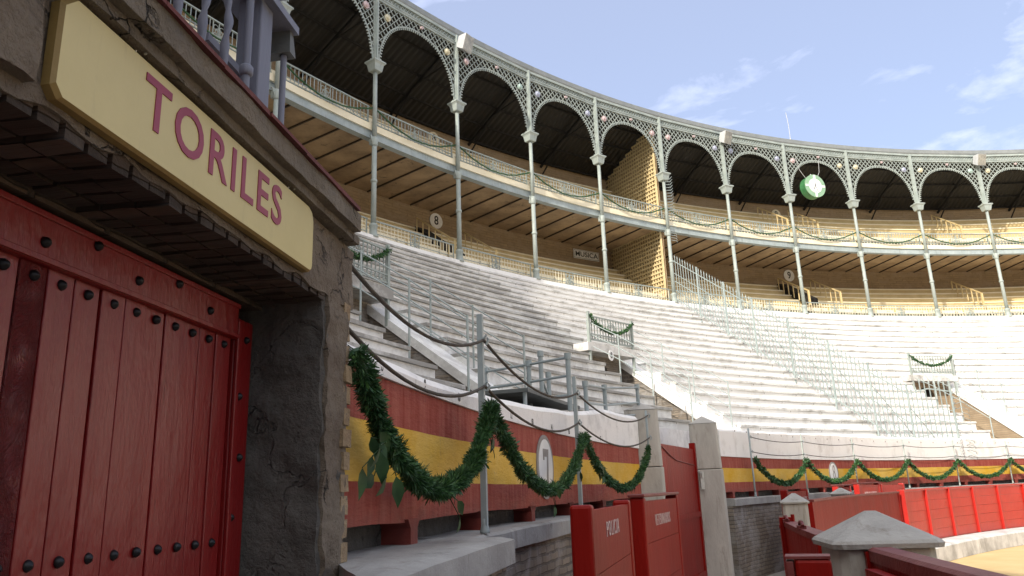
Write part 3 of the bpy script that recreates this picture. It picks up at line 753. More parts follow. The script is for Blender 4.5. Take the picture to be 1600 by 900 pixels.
# front bench boards with little dark openings beneath
def front_bench(zb, R=42.42):
    b = MB(); c = MB(); d = MB()
    for i in range(-2, 14):
        for q in range(2):
            am = colphi(i) + DPH*(.25+.5*q); T = ring_frame(am, R); b.T = T; c.T = T; d.T = T
            w = .93; b.box(-w, w, 0, .05, zb+.30, zb+.50)
            x = -w
            while x < w: b.box(x, x+.035, 0, .05, zb+.02, zb+.30); x += .186
            b.box(-w, w, 0, .05, zb+.02, zb+.07)
            for s in (-.55,.55):
                for r in (.055,): c.tube([(s+r*1.5, -.012, zb+.4),(s,-.012,zb+.4+r),(s-r*1.5,-.012,zb+.4),(s,-.012,zb+.4-r),(s+r*1.5,-.012,zb+.4)], .010, 4)
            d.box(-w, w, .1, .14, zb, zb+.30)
    b.build('front_bench', M['cream'], g); c.build('diamond_trim', M['numgrey'], g); d.build('bench_gap_shade', M['dark'], g)  # dark sheet behind the slats paints the shade in the gaps
front_bench(9.80); front_bench(13.80)
# roof
r = thing('gallery_roof', 'dark corrugated roof with a grey gutter along the skyline', 'roof', P(-.5,44,17.3))
def zroof(R): return 19.0 - (R-42.0)*.415
FULL0, FULL1 = -pi-.6, pi-.6
b = MB(); b.mi = 0
n = 66*2; vs = []; fs = []
b.ring([(42.1,18.98),(42.1,19.04),(46.6,17.18),(46.6,17.12)], A0, A1, .0949/4); b.build('roof_sheet', M['roof'], r)
b = MB(); b.ring([(41.80,19.03),(41.76,19.10),(41.76,19.30),(41.82,19.33),(42.15,19.33),(42.15,19.03)], A0, A1, .0949/6); b.build('gutter', M['gutter'], r)
b = MB()
for R in (42.9,43.9,44.9,45.8): b.ring([(R,zroof(R)-.12),(R,zroof(R)-.035),(R+.06,zroof(R)-.055),(R+.06,zroof(R)-.12)], A0, A1, .0949/2)
b.build('purlin', M['truss'], r)
for i in range(-2, 14):
    a = colphi(i); b = MB(); b.bar(P(a,42.1,zroof(42.1)-.2), P(a,45.95,zroof(45.95)-.2), .08, .12, raw=True)
    b.bar(P(a,42.1,zroof(42.1)-.9), P(a,44.2,zroof(44.2)-.2), .05, .05, raw=True); b.bar(P(a,44.6,zroof(44.6)-.25), P(a,45.95,zroof(44.6)-1.3), .05, .05, raw=True)
    b.build('truss', M['truss'], r)
# rest of the ring (behind and right of the camera)
rs = thing('rear_grandstand', 'remaining half of the seating bowl and roof closing the ring', 'grandstand', P(2.4,42,0))
q0, q1 = A1, 2*pi + A0
b = MB(); b.ring([(42.1,18.98),(41.8,19.3),(46.6,17.2),(46.6,17.1)], q0, q1, .05); b.build('roof', M['roof'], rs)
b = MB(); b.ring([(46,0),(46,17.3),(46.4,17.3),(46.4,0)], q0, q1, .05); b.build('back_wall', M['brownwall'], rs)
b = MB()
prof = [(30.0,0),(30.0,2.8),(31.2,2.8)]
R = 31.8
while R < 41.8: prof += [(R,nose(R)-HR),(R,nose(R))]; R += .5
prof += [(42.0,9.8),(42.0,0)]
b.ring(prof, q0, q1, .05); b.build('tier', M['seat_w'], rs)
b = MB(); b.ring([(42.0,13.3),(42.0,13.8),(46,13.8),(46,13.3)], q0, q1, .05); b.build('gallery_floor', M['cream'], rs)
for k in range(1, 33):
    a = q0 + (q1-q0)*k/33; b = MB(); b.tube([P(a,RC,9.8),P(a,RC,19)], .1, 8, raw=True); b.build('column', M['iron'], rs)

# columns (built once in their own frame, then copied)
def build_column():
    t = thing('gallery_column', 'x', 'column', (0,0,0), 'slender cast-iron gallery columns', local=True)
    b = MB(); b.lathe([(.17,0),(.17,.06),(.13,.1),(.125,.34),(.15,.38),(.14,.44),(.10,.48)], 12); b.build('base', M['iron'], t)
    b = MB(); b.lathe([(.090,.48),(.084,3.3)], 14); b.build('lower_shaft', M['iron'], t)
    b = MB(); b.lathe([(.098,1.9),(.115,1.93),(.115,1.98),(.098,2.01)], 12); b.lathe([(.095,3.20),(.115,3.25),(.118,3.4),(.105,3.52)], 12); b.box(-.06,.06,.0,.2,3.3,3.52)
    for s in (-1,1): b.hexa([(s*.08,-.02,3.3),(s*.1,-.02,3.3),(s*.1,.03,3.3),(s*.08,.03,3.3),(s*.08,-.02,3.54),(s*.20,-.02,3.54),(s*.20,.03,3.54),(s*.08,.03,3.54)])
    b.build('bracket', M['iron'], t)
    b = MB(); b.lathe([(.082,3.5),(.074,5.97)], 14); b.build('upper_shaft', M['iron'], t)
    b = MB(); s2 = 2**.5
    b.lathe([(.10*s2,5.96),(.155*s2,5.965),(.165*s2,5.99),(.20*s2,6.20),(.21*s2,6.22),(.245*s2,6.27),(.26*s2,6.275),(.26*s2,6.33),(.1*s2,6.335)], 4, rot=.5, smooth=False); b.build('capital', M['iron'], t)
    b = MB(); b.box(-.075,.075,-.07,.07,6.32,9.25); b.box(-.035,.035,-.11,-.07,6.32,9.25); b.box(-.11,-.075,-.03,.03,6.32,8.8); b.box(.075,.11,-.03,.03,6.32,8.8); b.build('pilaster', M['iron'], t)
    return t
colt = build_column()
ordn = ['first','second','third','fourth','fifth','sixth','seventh','eighth','ninth','tenth','eleventh','twelfth','thirteenth','fourteenth','fifteenth']
extra = {0:'rising just right of the gate roof', 1:'rising right of roundel 8', 2:'rising left of the music sign', 3:'rising right of the music sign', 4:'rising at the edge of the lattice partition where the spiked fence ends', 5:'just right of the lattice partition', 6:'left of the hanging clock', 7:'right of the hanging clock', 8:'two bays right of the clock', 9:'nearest the right frame edge'}
for i in range(-2, 14):
    lab = 'pale iron gallery column %s' % extra[i] if i in extra else ('pale iron gallery column mostly hidden behind the gate building' if i < 0 else 'pale iron gallery column just beyond the right frame edge')
    if i == -2: colt.location = P(colphi(i),RC,9.76); colt.rotation_euler = (0,0,-colphi(i)); colt['label'] = lab; c = colt
    else: c = copy_thing(colt, P(colphi(i),RC,9.76), -colphi(i), lab)
COLS = 1
# arch screens
HW = RC*sin(DPH/2); CO = RC*cos(DPH/2)
def arch_z(x):
    a = HW-.14; u = min(1, abs(x)/a); return 16.12 + 2.1*(1-u**2.25)**.5
def build_arch():
    t = thing('arch_screen', 'x', 'arch', (0,0,0), 'pierced iron arch screens between the columns', local=True)
    ZT = 18.60; X = HW-.09
    b = MB(); N = 44; b.mi = 0
    for k in range(N):
        x0 = -X+.03 + 2*(X-.03)*k/N; x1 = -X+.03 + 2*(X-.03)*(k+1)/N; b.bar((x0,0,arch_z(x0)), (x1,0,arch_z(x1)), .045, .035, up=(0,1,0))
    # scallops
    L = []; xs = [-(HW-.14)+2*(HW-.14)*k/600 for k in range(601)]; acc = 0; pr = None
    for x in xs:
        z = arch_z(x)
        if pr:
            acc += hypot(x-pr[0], z-pr[1])
            if acc > .105:
                acc = 0; dx, dz = x-pr[0], z-pr[1]; l = hypot(dx,dz) or 1; nx, nz = dz/l, -dx/l
                b.bar((x+nx*.01,0,z+nz*.01), (x+nx*.10,0,z+nz*.10), .045, .03, up=(0,1,0))
        pr = (x, z)
    for s in (-1,1):
        b.bar((s*X,0,16.12),(s*X,0,ZT), .04,.05, up=(0,1,0))
        for k in range(6): b.bar((s*(X-.02),0,15.6+k*.09),(s*(X-.07),0,15.6+k*.09), .03,.03)if False else None
    b.build('arch_rim', M['iron'], t)
    b = MB()
    def inside(x, z): return abs(x) < X and z < ZT and z > arch_z(x)
    for sgn in (1,-1):
        c = -8.0
        while c < 8:
            run = None; tt = -X; st = .03
            while tt <= X+.001:
                z = 17.5 + c + sgn*tt*1.15; ok = inside(tt, z)
                if ok and run is None: run = (tt, z)
                if (not ok or tt+st > X) and run is not None:
                    b.bar((run[0],.012*sgn,run[1]), (tt,.012*sgn,z), .028, .026, up=(0,1,0)); run = None
                tt += st
            c += .275
    b.build('lattice', M['iron'], t)
    b = MB(); b.box(-HW,HW,-.05,.05,18.58,18.66); b.box(-HW,HW,-.07,.05,18.66,18.69); b.box(-HW,HW,-.06,.05,18.92,19.02)
    n = 26
    for k in range(n):
        x = -HW + 2*HW*k/n; w = 2*HW/n
        b.bar((x,0,18.69),(x+w,0,18.92), .03,.02, up=(0,1,0)); b.bar((x+w,0.015,18.69),(x,0.015,18.92), .03,.02, up=(0,1,0))
    b.box(-HW,HW,.03,.045,18.69,18.92)
    b.build('frieze', M['iron'], t)
    return t
arch = build_arch()
def disc_mesh(name, x, z, r, mat, parent):
    b = MB(); b.tube([(x,-.05,z),(x,.03,z)], r, 14); b.tube([(x,-.05,z),(x,-.09,z)], r*.8, 14, taper=[r*.8,r*.45]); return b.build(name, M[mat], parent)
base_kids = {}
bulbs = ['bulb_a','bulb_b','bulb_c','bulb_d']
proto_d = {}
arches = []
for j, i in enumerate(range(-2, 13)):
    am = colphi(i)+DPH/2; lab = 'iron lattice arch in the %s bay from the left' % ordn[max(0,i+1)] if 0 <= i+1 < 11 else 'iron lattice arch outside the frame'
    if i == 6: lab = 'iron lattice arch in the bay where the round clock hangs'
    if i == 3: lab = 'iron lattice arch in front of the lattice partition'
    loc = P(am, CO, 0)
    if j == 0: arch.location = loc; arch.rotation_euler = (0,0,-am); arch['label'] = lab; ar = arch
    else:
        ar = arch.copy(); COL.objects.link(ar); ar.location = loc; ar.rotation_euler = (0,0,-am); ar['label'] = lab
        for ch in base_kids['k']:
            c = ch.copy(); COL.objects.link(c); c.parent = ar
    if j == 0: base_kids['k'] = [c for c in COL.objects if c.parent == arch]
    arches.append(ar)
rnd = random.Random(3)
for ar in arches:
    for s in (-1,1):
        m = rnd.choice(bulbs); key = (s, m)
        if key not in proto_d: proto_d[key] = disc_mesh('glass_disc', s*(HW-.50), 18.08, .135, m, ar)
        else: c = proto_d[key].copy(); COL.objects.link(c); c.parent = ar
    key = 'lamp'
    if key not in proto_d:
        b = MB(); b.tube([(0.1,-.06,18.42),(0.1,-.14,18.40)], .06, 8); b.tube([(0.1,0,18.5),(0.1,-.1,18.42)], .015, 5); proto_d[key] = b.build('small_lamp', M['bulb_d'], ar)
    else: c = proto_d[key].copy(); COL.objects.link(c); c.parent = ar

# balustrades
def build_bal(z, h, n, nm):
    t = thing('gallery_balustrade', 'x', 'railing', (0,0,0), 'iron balustrades of the %s gallery' % nm, local=True); m = M['iron']
    b = MB(); b.box(-HW+.08,HW-.08,-.025,.025,h-.04,h); b.box(-HW+.08,HW-.08,-.02,.02,.08,.11); b.box(-HW+.08,HW-.08,-.015,.015,h*.30,h*.30+.02); b.build('rail', m, t)
    b = MB()
    for k in range(1, n):
        x = -HW + 2*HW*k/n
        if nm == 'upper' and abs(x) < .28 or nm == 'lower' and abs(x) < .2: continue
        b.box(x-.009, x+.009, -.009, .009, 0, h-.03)
    b.build('bars', M['cream'] if nm == 'lower' else M['iron_lt'], t)
    b = MB()
    for q, (cx, cz, rr) in enumerate([(0,.5,.12),(-.1,.32,.08),(.1,.32,.08),(-.1,.68,.08),(.1,.68,.08),(0,.5,.05)]):
        b.tube([(cx+rr*cos(w*pi/6), 0, (cz*h)+rr*sin(w*pi/6)) for w in range(13)], .014, 4)
    b.box(-.012,.012,-.012,.012,0,h); b.box(-.21,-.19,-.012,.012,0,h); b.box(.19,.21,-.012,.012,0,h)
    b.build('scroll_ornament', m, t)
    b = MB()
    for x in (-HW+.12, HW-.12): b.box(x-.02,x+.02,-.02,.02,0,h)
    b.build('end_post', m, t)
    return t
for nm, z, h, n, R in (('lower', 9.80, .66, 26, 42.05), ('upper', 13.80, .68, 26, 42.05)):
    t0 = build_bal(z, h, n, nm)
    for i in range(-2, 13):
        am = colphi(i)+DPH/2
        lab = '%s balustrade between the %s and %s columns from the left' % (nm, ordn[i] if i >= 0 else 'hidden', ordn[i+1] if i+1 >= 0 else 'hidden')
        if i < 0: lab = '%s gallery balustrade partly hidden behind the gate building' % nm
        if i > 9: lab = '%s gallery balustrade past the right frame edge' % nm
        if i == 3: lab = '%s gallery balustrade in front of the lattice partition' % nm
        if i == 6: lab = '%s gallery balustrade in the bay of the hanging clock' % nm
        loc = P(am, CO+.2, z)
        if i == -2: t0.location = loc; t0.rotation_euler = (0,0,-am); t0['label'] = lab
        else: copy_thing(t0, loc, -am, lab)
# thin garlands on the upper balustrade
t0 = None
for i in range(-2, 13):
    A = Vector((-HW+.1,-.12,.55)); B = Vector((HW-.1,-.12,.55)); am = colphi(i)+DPH/2
    lab = 'thin garland on the upper rail between the %s and %s columns from the left' % (ordn[i] if i >= 0 else 'hidden', ordn[i+1] if i+1 >= 0 else 'hidden')
    if i < 0: lab = 'thin garland on the upper gallery rail seen beside the gate roof'
    if i > 9: lab = 'thin garland on the upper gallery rail past the right frame edge'
    if t0 is None:
        rnd_ = random.Random(1); mb = MB(); pts = []
        for k in range(21): u = k/20; q = A.lerp(B,u); pts.append(q - Vector((0,0,1))*.52*(1-(2*u-1)**2)+Vector((0,0,rnd_.uniform(-.012,.012))))
        mb.tube(pts, .028, 6, raw=True)
        for k in range(900):
            u = rnd_.random()*19.99; kk = int(u); c = pts[kk].lerp(pts[kk+1],u-kk); w = Vector((rnd_.gauss(0,1),rnd_.gauss(0,1),rnd_.gauss(0,1))).normalized(); sd = w.orthogonal().normalized()*.012
            mb.mi = 1 if rnd_.random()<.3 else 0; mb.add([c-sd,c+sd,c+w*.075], [(0,1,2)], raw=True)
        t0 = mb.build('garland', [M['leafA'],M['leafB']]); tag(t0, lab, 'garland', 'thin garlands on the upper gallery rail'); ob = t0
    else: ob = t0.copy(); COL.objects.link(ob); ob['label'] = lab
    ob.location = P(am, CO+.14, 13.8); ob.rotation_euler = (0,0,-am)

# lattice partition
a = colphi(4) - .003
lp = thing('lattice_partition', 'cream timber lattice screen dividing both gallery levels beside the music sign', 'screen', P(a,44,9.8))
for (zb, ztf, nm) in ((9.85, lambda R: 13.44, 0), (13.82, lambda R: zroof(R)-.08, 1)):
    b = MB(); R = 42.3
    while R < 45.95:
        b.bar(P(a,R,zb), P(a,R,ztf(R)), .095, .02, up=(cos(a),-sin(a),0), raw=True); R += .175
    b.build('upright_laths', M['lath'], lp)
    b = MB(); z = zb+.05
    while z < 18.8:
        Rm = 45.95
        if nm == 0 and z > 13.4: break
        while Rm > 42.3 and ztf(Rm) < z: Rm -= .05
        if Rm <= 42.4: break
        b.bar(P(a-.0006,42.25,z), P(a-.0006,Rm,z), .05, .02, up=(cos(a),-sin(a),0), raw=True) if False else b.hexa([P(a-.0011,42.25,z),P(a-.0006,42.25,z),P(a-.0006,Rm,z),P(a-.0011,Rm,z),P(a-.0011,42.25,z+.085),P(a-.0006,42.25,z+.085),P(a-.0006,Rm,z+.085),P(a-.0011,Rm,z+.085)])
        z += .205
    b.build('cross_laths', M['lath'], lp)
    b = MB(); b.bar(P(a,42.25,zb), P(a,42.25,ztf(42.25)), .09,.09, raw=True); b.build('frame_post', M['lath'], lp)
    b = MB(); b.hexa([P(a+.0022,42.2,zb),P(a+.003,42.2,zb),P(a+.003,45.98,zb),P(a+.0022,45.98,zb),P(a+.0022,42.2,ztf(42.2)),P(a+.003,42.2,ztf(42.2)),P(a+.003,45.98,ztf(45.98)),P(a+.0022,45.98,ztf(45.98))]); b.build('backing', M['soffit'], lp)

# signs on the gallery walls
def roundel(a, z, r, s, lab, R=45.98):
    t = thing('number_roundel', lab, 'number sign', P(a,R,z), 'round number signs on the gallery walls'); T = ring_frame(a, R)
    b = MB(T); b.prism([(r*cos(q*pi/16), z+r*sin(q*pi/16)) for q in range(32)], -.03, 0); b.build('plate', M['white'] if z < 14 else M['cream'], t)
    b = MB(); text_mb(b, s, ring_frame(a, R-.031, z), r*1.65, .85, .006, .015); b.build('numeral', M['black'], t)
roundel(-.771, 13.06, .34, '8', 'round cream sign with a black 8 on the lower gallery wall')
roundel(-.290, 13.08, .34, '9', 'round cream sign with a black 9 on the lower gallery wall')
roundel(-.773, 16.9, .3, '8', 'round sign with 8 in the upper gallery above the lower roundel 8')
roundel(-.297, 16.75, .3, '9', 'round sign with 9 in the upper gallery beneath the clock bay')
t = thing('music_sign', 'rectangular white sign reading MUSICA on the lower gallery wall', 'sign', P(-.579,45.9,13.1)); T = ring_frame(-.579, 45.95, 12.98)
b = MB(T); b.box(-.80,.80,-.03,0,-.23,.23); b.build('board', M['white'], t); b = MB(); text_mb(b, 'MUSICA', ring_frame(-.579,45.917,12.98), .36, 1.1, .006, .012); b.build('lettering', M['black'], t)
b = MB(T)
for x0,x1,z0,z1 in ((-.77,.77,.185,.20),(-.77,.77,-.20,-.185),(-.77,-.755,-.20,.20),(.755,.77,-.20,.20)): b.box(x0,x1,-.034,-.0305,z0,z1)
b.build('border', M['black'], t)

# stair rails inside the galleries
def gal_stair(a, zt, zb, lab, dark=True, Rt=45.3, Rb=43.0):
    t = thing('gallery_stair_rail', lab, 'stair rail', P(a,Rb,zb), 'cream stair rails in the galleries'); H = .68
    f = lambda R: zb + (zt-zb)*(R-Rb)/(Rt-Rb)
    b = MB(); b.bar(P(a,Rt,f(Rt)+H), P(a,Rb,f(Rb)+H), .05,.06, raw=True); b.build('rail', M['creamd'], t)
    for k in range(7):
        R = Rb + (Rt-Rb)*k/6; b = MB(); b.bar(P(a,R,f(R)-.1), P(a,R,f(R)+H), .045 if k else .09,.045 if k else .09, raw=True); b.build('baluster', M['creamd'], t)
    if dark:
        b = MB(); b.hexa([P(a+.003,Rb+.3,f(Rb)),P(a+.018,Rb+.3,f(Rb)),P(a+.018,Rt+.3,f(Rt)),P(a+.003,Rt+.3,f(Rt)),P(a+.003,Rb+.3,f(Rb)+.35),P(a+.018,Rb+.3,f(Rb)+.35),P(a+.018,Rt+.3,f(Rt)+.45),P(a+.003,Rt+.3,f(Rt)+.45)]); b.build('stair_opening_shade', M['dark'], t)  # solid dark block painted as the shade of the stair opening
gal_stair(-.805, 11.95, 10.4, 'left stair rail with a dark opening under the lower roundel 8')
gal_stair(-.755, 11.95, 10.4, 'right stair rail by the lower roundel 8', False)
gal_stair(-.318, 12.0, 10.7, 'left stair rail with a dark opening under the lower roundel 9')
gal_stair(-.272, 12.0, 10.7, 'right stair rail by the lower roundel 9', False)
gal_stair(-.075, 12.0, 10.7, 'lone cream stair rail in the lower gallery at the far right', False)
gal_stair(-.335, 16.1, 14.6, 'left stair rail beside the upper roundel 9', False)
gal_stair(-.290, 16.1, 14.6, 'right stair rail beside the upper roundel 9', False)
gal_stair(-.085, 16.1, 14.6, 'lone cream stair rail in the upper gallery at the far right', False)

# clock
a = -.316; T = ring_frame(a, 41.5, 16.62); ck = thing('hanging_clock', 'large round green-rimmed clock hanging under an arch', 'clock', T(0,0,0))
b = MB(T); b.tube([(0,0,0),(0,.42,0)], .61, 40); b.build('drum', M['clockgreen'], ck)
b = MB(T); b.tube([(0,-.03,0),(0,0,0)], .63, 40); b.build('rim', M['clockpale'], ck)
b = MB(T); b.tube([(0,-.045,0),(0,-.031,0)], .40, 40); b.build('face', M['white'], ck)
b = MB(T)
for k in range(4):
    q = k*pi/2; b.bar((.41*cos(q),-.04,.41*sin(q)), (.60*cos(q),-.04,.60*sin(q)), .11,.014, up=(0,1,0))
b.build('quarter_mark', M['white'], ck)
b = MB(T)
for k in range(12): q = k*pi/6; b.bar((.31*cos(q),-.05,.31*sin(q)), (.37*cos(q),-.05,.37*sin(q)), .03,.006, up=(0,1,0))
b.build('hour_mark', M['numgrey'], ck)
b = MB(T); b.bar((.02,-.055,.12),(-.12,-.055,-.22), .02,.008, up=(0,1,0)); b.build('hand', M['black'], ck)
b = MB(T); b.bar((-.05,-.065,.14),(.10,-.065,-.33), .015,.008, up=(0,1,0)); b.build('hand', M['black'], ck)
b = MB(T); b.tube([(0,.2,.6),(0,.2,.74)], .03, 6); 
for s in (-1,1): b.tube([(s*.35,.2,.5),(s*.62,.25,.95),(s*.75,.3,1.9)], .012, 4)
b.build('hanger', M['lampbody'], ck)

# floodlights, antenna
def flood(i, lab, da=.0):
    a = colphi(i)+da; o = ring_frame(a, 41.55, 18.62); t = thing('floodlight', lab, 'floodlight', o(0,0,0), 'box floodlights at the gutter')
    tl = .35
    def T(x,y,z):
        xx = x*cos(.25)-y*sin(.25); yy = x*sin(.25)+y*cos(.25); y2 = yy*cos(tl)+z*sin(tl); z2 = -yy*sin(tl)+z*cos(tl); return o(xx,-y2-.1 if False else yy*cos(tl)-z*sin(tl)*-1*-1, z*cos(tl)+yy*sin(tl))
    b = MB(T); b.hexa([(-.30,-.22,-.32),(.30,-.22,-.32),(.2,.18,-.22),(-.2,.18,-.22),(-.30,-.22,.32),(.30,-.22,.32),(.2,.18,.22),(-.2,.18,.22)]); b.build('housing', M['lampbody'], t, bevel=.01)
    b = MB(T); b.box(-.27,.27,-.235,-.221,-.29,.29); b.build('glass', M['lampglass'], t)
    b = MB(o); b.tube([(0,.05,0),(0,.25,.1)], .03, 6); b.tube([(-.25,.0,-.1),(0,.2,-.05),(.25,.0,-.1)], .015, 5); b.build('bracket', M['lampbody'], t)
flood(1, 'square floodlight on the column right of roundel 8', .004); flood(5, 'square floodlight on the column just right of the lattice partition'); flood(9, 'square floodlight on the column nearest the right frame edge', -.002)
b = MB(); b.tube([P(-.333,42.0,19.3), P(-.333,42.0,20.3), P(-.3345,42.0,21.0)], .016, 5, raw=True); b.tube([P(-.333,42.0,19.3), P(-.333,42.0,19.5)], .03, 6, raw=True)
tag(b.build('antenna', M['lampbody'], None, P(-.333,42,19.3)), 'thin whip antenna standing on the roof gutter above the clock', 'antenna')

# ------------------------------------------------------------------ barrier (red boards), burladeros, low posts
bar = thing('ring_barrier', 'glossy red ribbed board barrier round the sand beyond the far opening', 'barrier', P(-.5,28.1,0))
RB = 28.08; ribs = [-.832+.0512*k for k in range(0, 28)]
for a, a2 in zip(ribs, ribs[1:]):
    b = MB(); mid = (a+a2)/2
    nb_ = 5
    for k in range(nb_):
        z0 = .352 + k*(1.41-.352)/nb_; z1 = .352 + (k+1)*(1.41-.352)/nb_ - .004
        e = random.uniform(-.004,.004); b.ring([(RB+e,z0),(RB+e,z1),(RB+.05,z1),(RB+.05,z0)], a, a2, .0256)
    b.build('board_panel', M['red_gloss'], bar)
    b = MB(ring_frame(a, RB)); b.box(-.035,.035,-.045,.06,.352,1.44); b.build('rib', M['red_edge'], bar, bevel=.006)
b = MB(); b.ring([(RB-.03,1.412),(RB-.03,1.452),(RB+.11,1.452),(RB+.11,1.412)], ribs[0], ribs[-1], .0256); b.build('top_rail', M['red_edge'], bar)
b = MB(); b.ring([(RB+.06,.75),(RB+.06,.79),(RB+.22,.79),(RB+.22,.75)], ribs[0], ribs[-1], .0256); b.build('step_rail', M['white'], bar)
# plain gate leaf next to it
t = thing('barrier_gate', 'wide plain shaded red gate leaf between the small pyramid post and the ribbed barrier', 'gate', P(-.92,28.1,0))
b = MB(); b.ring([(28.12,.12),(28.12,.78),(28.17,.78),(28.17,.12)], -1.072, -.838, .03); b.ring([(28.12,.786),(28.12,1.39),(28.17,1.39),(28.17,.786)], -1.072, -.838, .03); b.build('leaf', M['red_shade'], t)
b = MB(); b.ring([(28.09,1.392),(28.09,1.425),(28.20,1.425),(28.20,1.392)], -1.072, -.838, .03); b.build('top_rail', M['red_cap'], t)
for aq in (-1.072,-.838):
    b = MB(ring_frame(aq,28.14)); b.box(-.04,.04,-.03,.03,0,1.39); b.build('stile', M['red_shade'], t)

def pyramid_post(x, y, w, rot, za, ze, lab):
    t = thing('pyramid_post', lab, 'post', (x,y,0), 'low concrete posts with pyramid caps')
    T = lambda u, v, z: Vector((x + u*cos(rot)-v*sin(rot), y + u*sin(rot)+v*cos(rot), z))
    b = MB(T); c = .03; q = w*.88
    def sq(w, z, c=.03): return [(-w+c,-w,z),(w-c,-w,z),(w,-w+c,z),(w,w-c,z),(w-c,w,z),(-w+c,w,z),(-w,w-c,z),(-w,-w+c,z)]
    b.add(sq(q,0)+sq(q,ze-.028), [tuple(range(8))[::-1], tuple(range(8,16))]+[(i,(i+1)%8,8+(i+1)%8,8+i) for i in range(8)]); b.build('shaft', M['concrete'], t, bevel=.006)
    b = MB(T); e = ze; N = 8
    b.add(sq(w,e-.026)+sq(w+.004,e-.008)+sq(w-.006,e+.004)+sq(.02,za-.004,.008), [tuple(range(8))[::-1]] + [(k*8+i,k*8+(i+1)%8,(k+1)*8+(i+1)%8,(k+1)*8+i) for k in range(3) for i in range(8)] + [tuple(range(24,32))], True)
    ob = b.build('cap', M['capstone'], t)
    ob.data.polygons.foreach_set('use_smooth', [False]*len(ob.data.polygons))
    return t
pyramid_post(1.437, 3.30, .203, -.14, 1.537, 1.425, 'large concrete post with pyramid cap in the right foreground')
pyramid_post(3.37, 9.82, .165, -.3, 1.545, 1.445, 'small distant pyramid-capped post beside the red hinges')
pyramid_post(5.98, 14.85, .175, -.6, 1.555, 1.455, 'farthest pyramid-capped post just peeping over the shaded red gate')

# near barrier rail (right bottom corner)
t = thing('near_barrier', 'shaded red barrier with thick top rail running out of frame at bottom right', 'barrier', (1.3,2.5,0))
a0n, a1n = -1.78, -1.3885
def nearR(a): return 27.955
b = MB(); b.ring([(27.97,.36),(27.97,1.36),(28.02,1.36),(28.02,.36)], a0n, a1n, .02); b.build('boards', M['red_shade'], t)
b = MB(); b.ring([(27.925,1.355),(27.925,1.395),(27.94,1.405),(28.01,1.405),(28.025,1.395),(28.025,1.355)], a0n, a1n, .02); b.build('top_rail', M['red_cap'], t)
b = MB(ring_frame(a1n+.0008,27.99)); b.box(-.03,.03,-.045,.045,0,1.39); b.build('end_post', M['red_shade'], t)
b = MB(); b.ring([(28.03,1.26),(28.03,1.34),(28.07,1.34),(28.07,1.26)], a0n, a1n-.004, .02); b.ring([(28.02,.6),(28.02,.7),(28.07,.7),(28.07,.6)], a0n, a1n-.004, .02); b.build('ledger', M['red_shade'], t)

# gate leaf between the near post and the far opening
t = thing('barrier_gate', 'narrow shaded red gate leaf with iron hinges behind the large pyramid post', 'gate', P(-1.35,28.1,0))
b = MB(); b.ring([(28.08,.1),(28.08,1.40),(28.13,1.40),(28.13,.1)], -1.372, -1.3235, .02); b.build('leaf', M['red_shade'], t)
b = MB(); b.ring([(28.06,1.402),(28.06,1.43),(28.135,1.43),(28.135,1.402)], -1.372, -1.3235, .02); b.build('top_edge', M['red_cap'], t)
for a in (-1.353, -1.3245):
    b = MB(ring_frame(a, 28.12)); b.tube([(-.06,.0,1.445),(-.04,.0,1.462),(.04,.0,1.462),(.06,.0,1.44)], .009, 8); b.box(-.05,.05,-.018,.018,1.425,1.445); b.build('hinge', M['red_cap'], t)
b = MB(ring_frame(-1.322,28.12)); b.box(-.04,.04,-.035,.035,0,1.455); b.tube([(0,-.045,1.33),(0,-.045,1.47)], .012, 6); b.tube([(0,-.06,1.40),(0,.04,1.40)], .012, 6); b.build('end_post', M['red_shade'], t)
t = thing('timber_stop', 'stubby shaded red timber stop with pinkish worn top at the bottom edge', 'timber post', (1.02,2.78,0))
T = lambda x, y, z: Vector((1.0 + x*cos(-.35)-y*sin(-.35), 2.85 + x*sin(-.35)+y*cos(-.35), z))
b = MB(T); b.box(-.045,.075,-.05,.06,0,1.398); b.build('block', M['red_shade'], t, bevel=.012)
b = MB(T); b.box(-.075,-.048,-.045,.055,0,1.392); b.build('side_board', M['red_cap'], t, bevel=.004)
b = MB(T); b.box(-.074,.074,-.049,.059,1.399,1.408); b.build('worn_top', M['red_cap'], t)

# burladeros
def burladero(p0, p1, R, zt, lab, text, tx, cap=False, mat='red_shade', edge='red_shade', tsize=.12, tpos=.5, tz=-.13, sx=1.0):
    am = (p0+p1)/2; hw = R*(p1-p0)/2; T = ring_frame(am, R); t = thing('shelter_board', lab, 'bullfighter shelter', T(0,0,0), 'red burladero shelters in the passage')
    b = MB(T); nbd = 4
    for k in range(nbd):
        z0 = .08 + k*(zt-.03-.08)/nbd; z1 = .08+(k+1)*(zt-.03-.08)/nbd-.004; b.box(-hw+.08,hw-.08,.0,.045,z0,z1)
    b.build('boards', M[mat], t)
    for s in (-1,1):
        b = MB(T); x = s*(hw-.05); b.box(x-.05,x+.05,-.012,.12,0,zt); b.build('side_post', M[edge], t, bevel=.02)
    if cap: b = MB(T); b.box(-hw-.02,hw+.02,-.022,.13,zt+.001,zt+.03); b.build('cap_board', M['red_cap'], t, bevel=.008)
    if text:
        b = MB(); text_mb(b, text, ring_frame(am + (tpos-.5)*(p1-p0), R-.001, zt+tz), tsize, sx, .004, -.010, spacing=1.35); b.build('lettering', M['letter'], t)
ph = lambda x, y: atan2(x-CX, y-CY)
burladero(ph(.43,4.60), ph(.92,6.4), 29.22, 1.575, 'red wooden shelter board lettered POLICIA beside the near ledge', 'POLICIA', 0, tsize=.14, tpos=.47, tz=-.17, sx=.9)
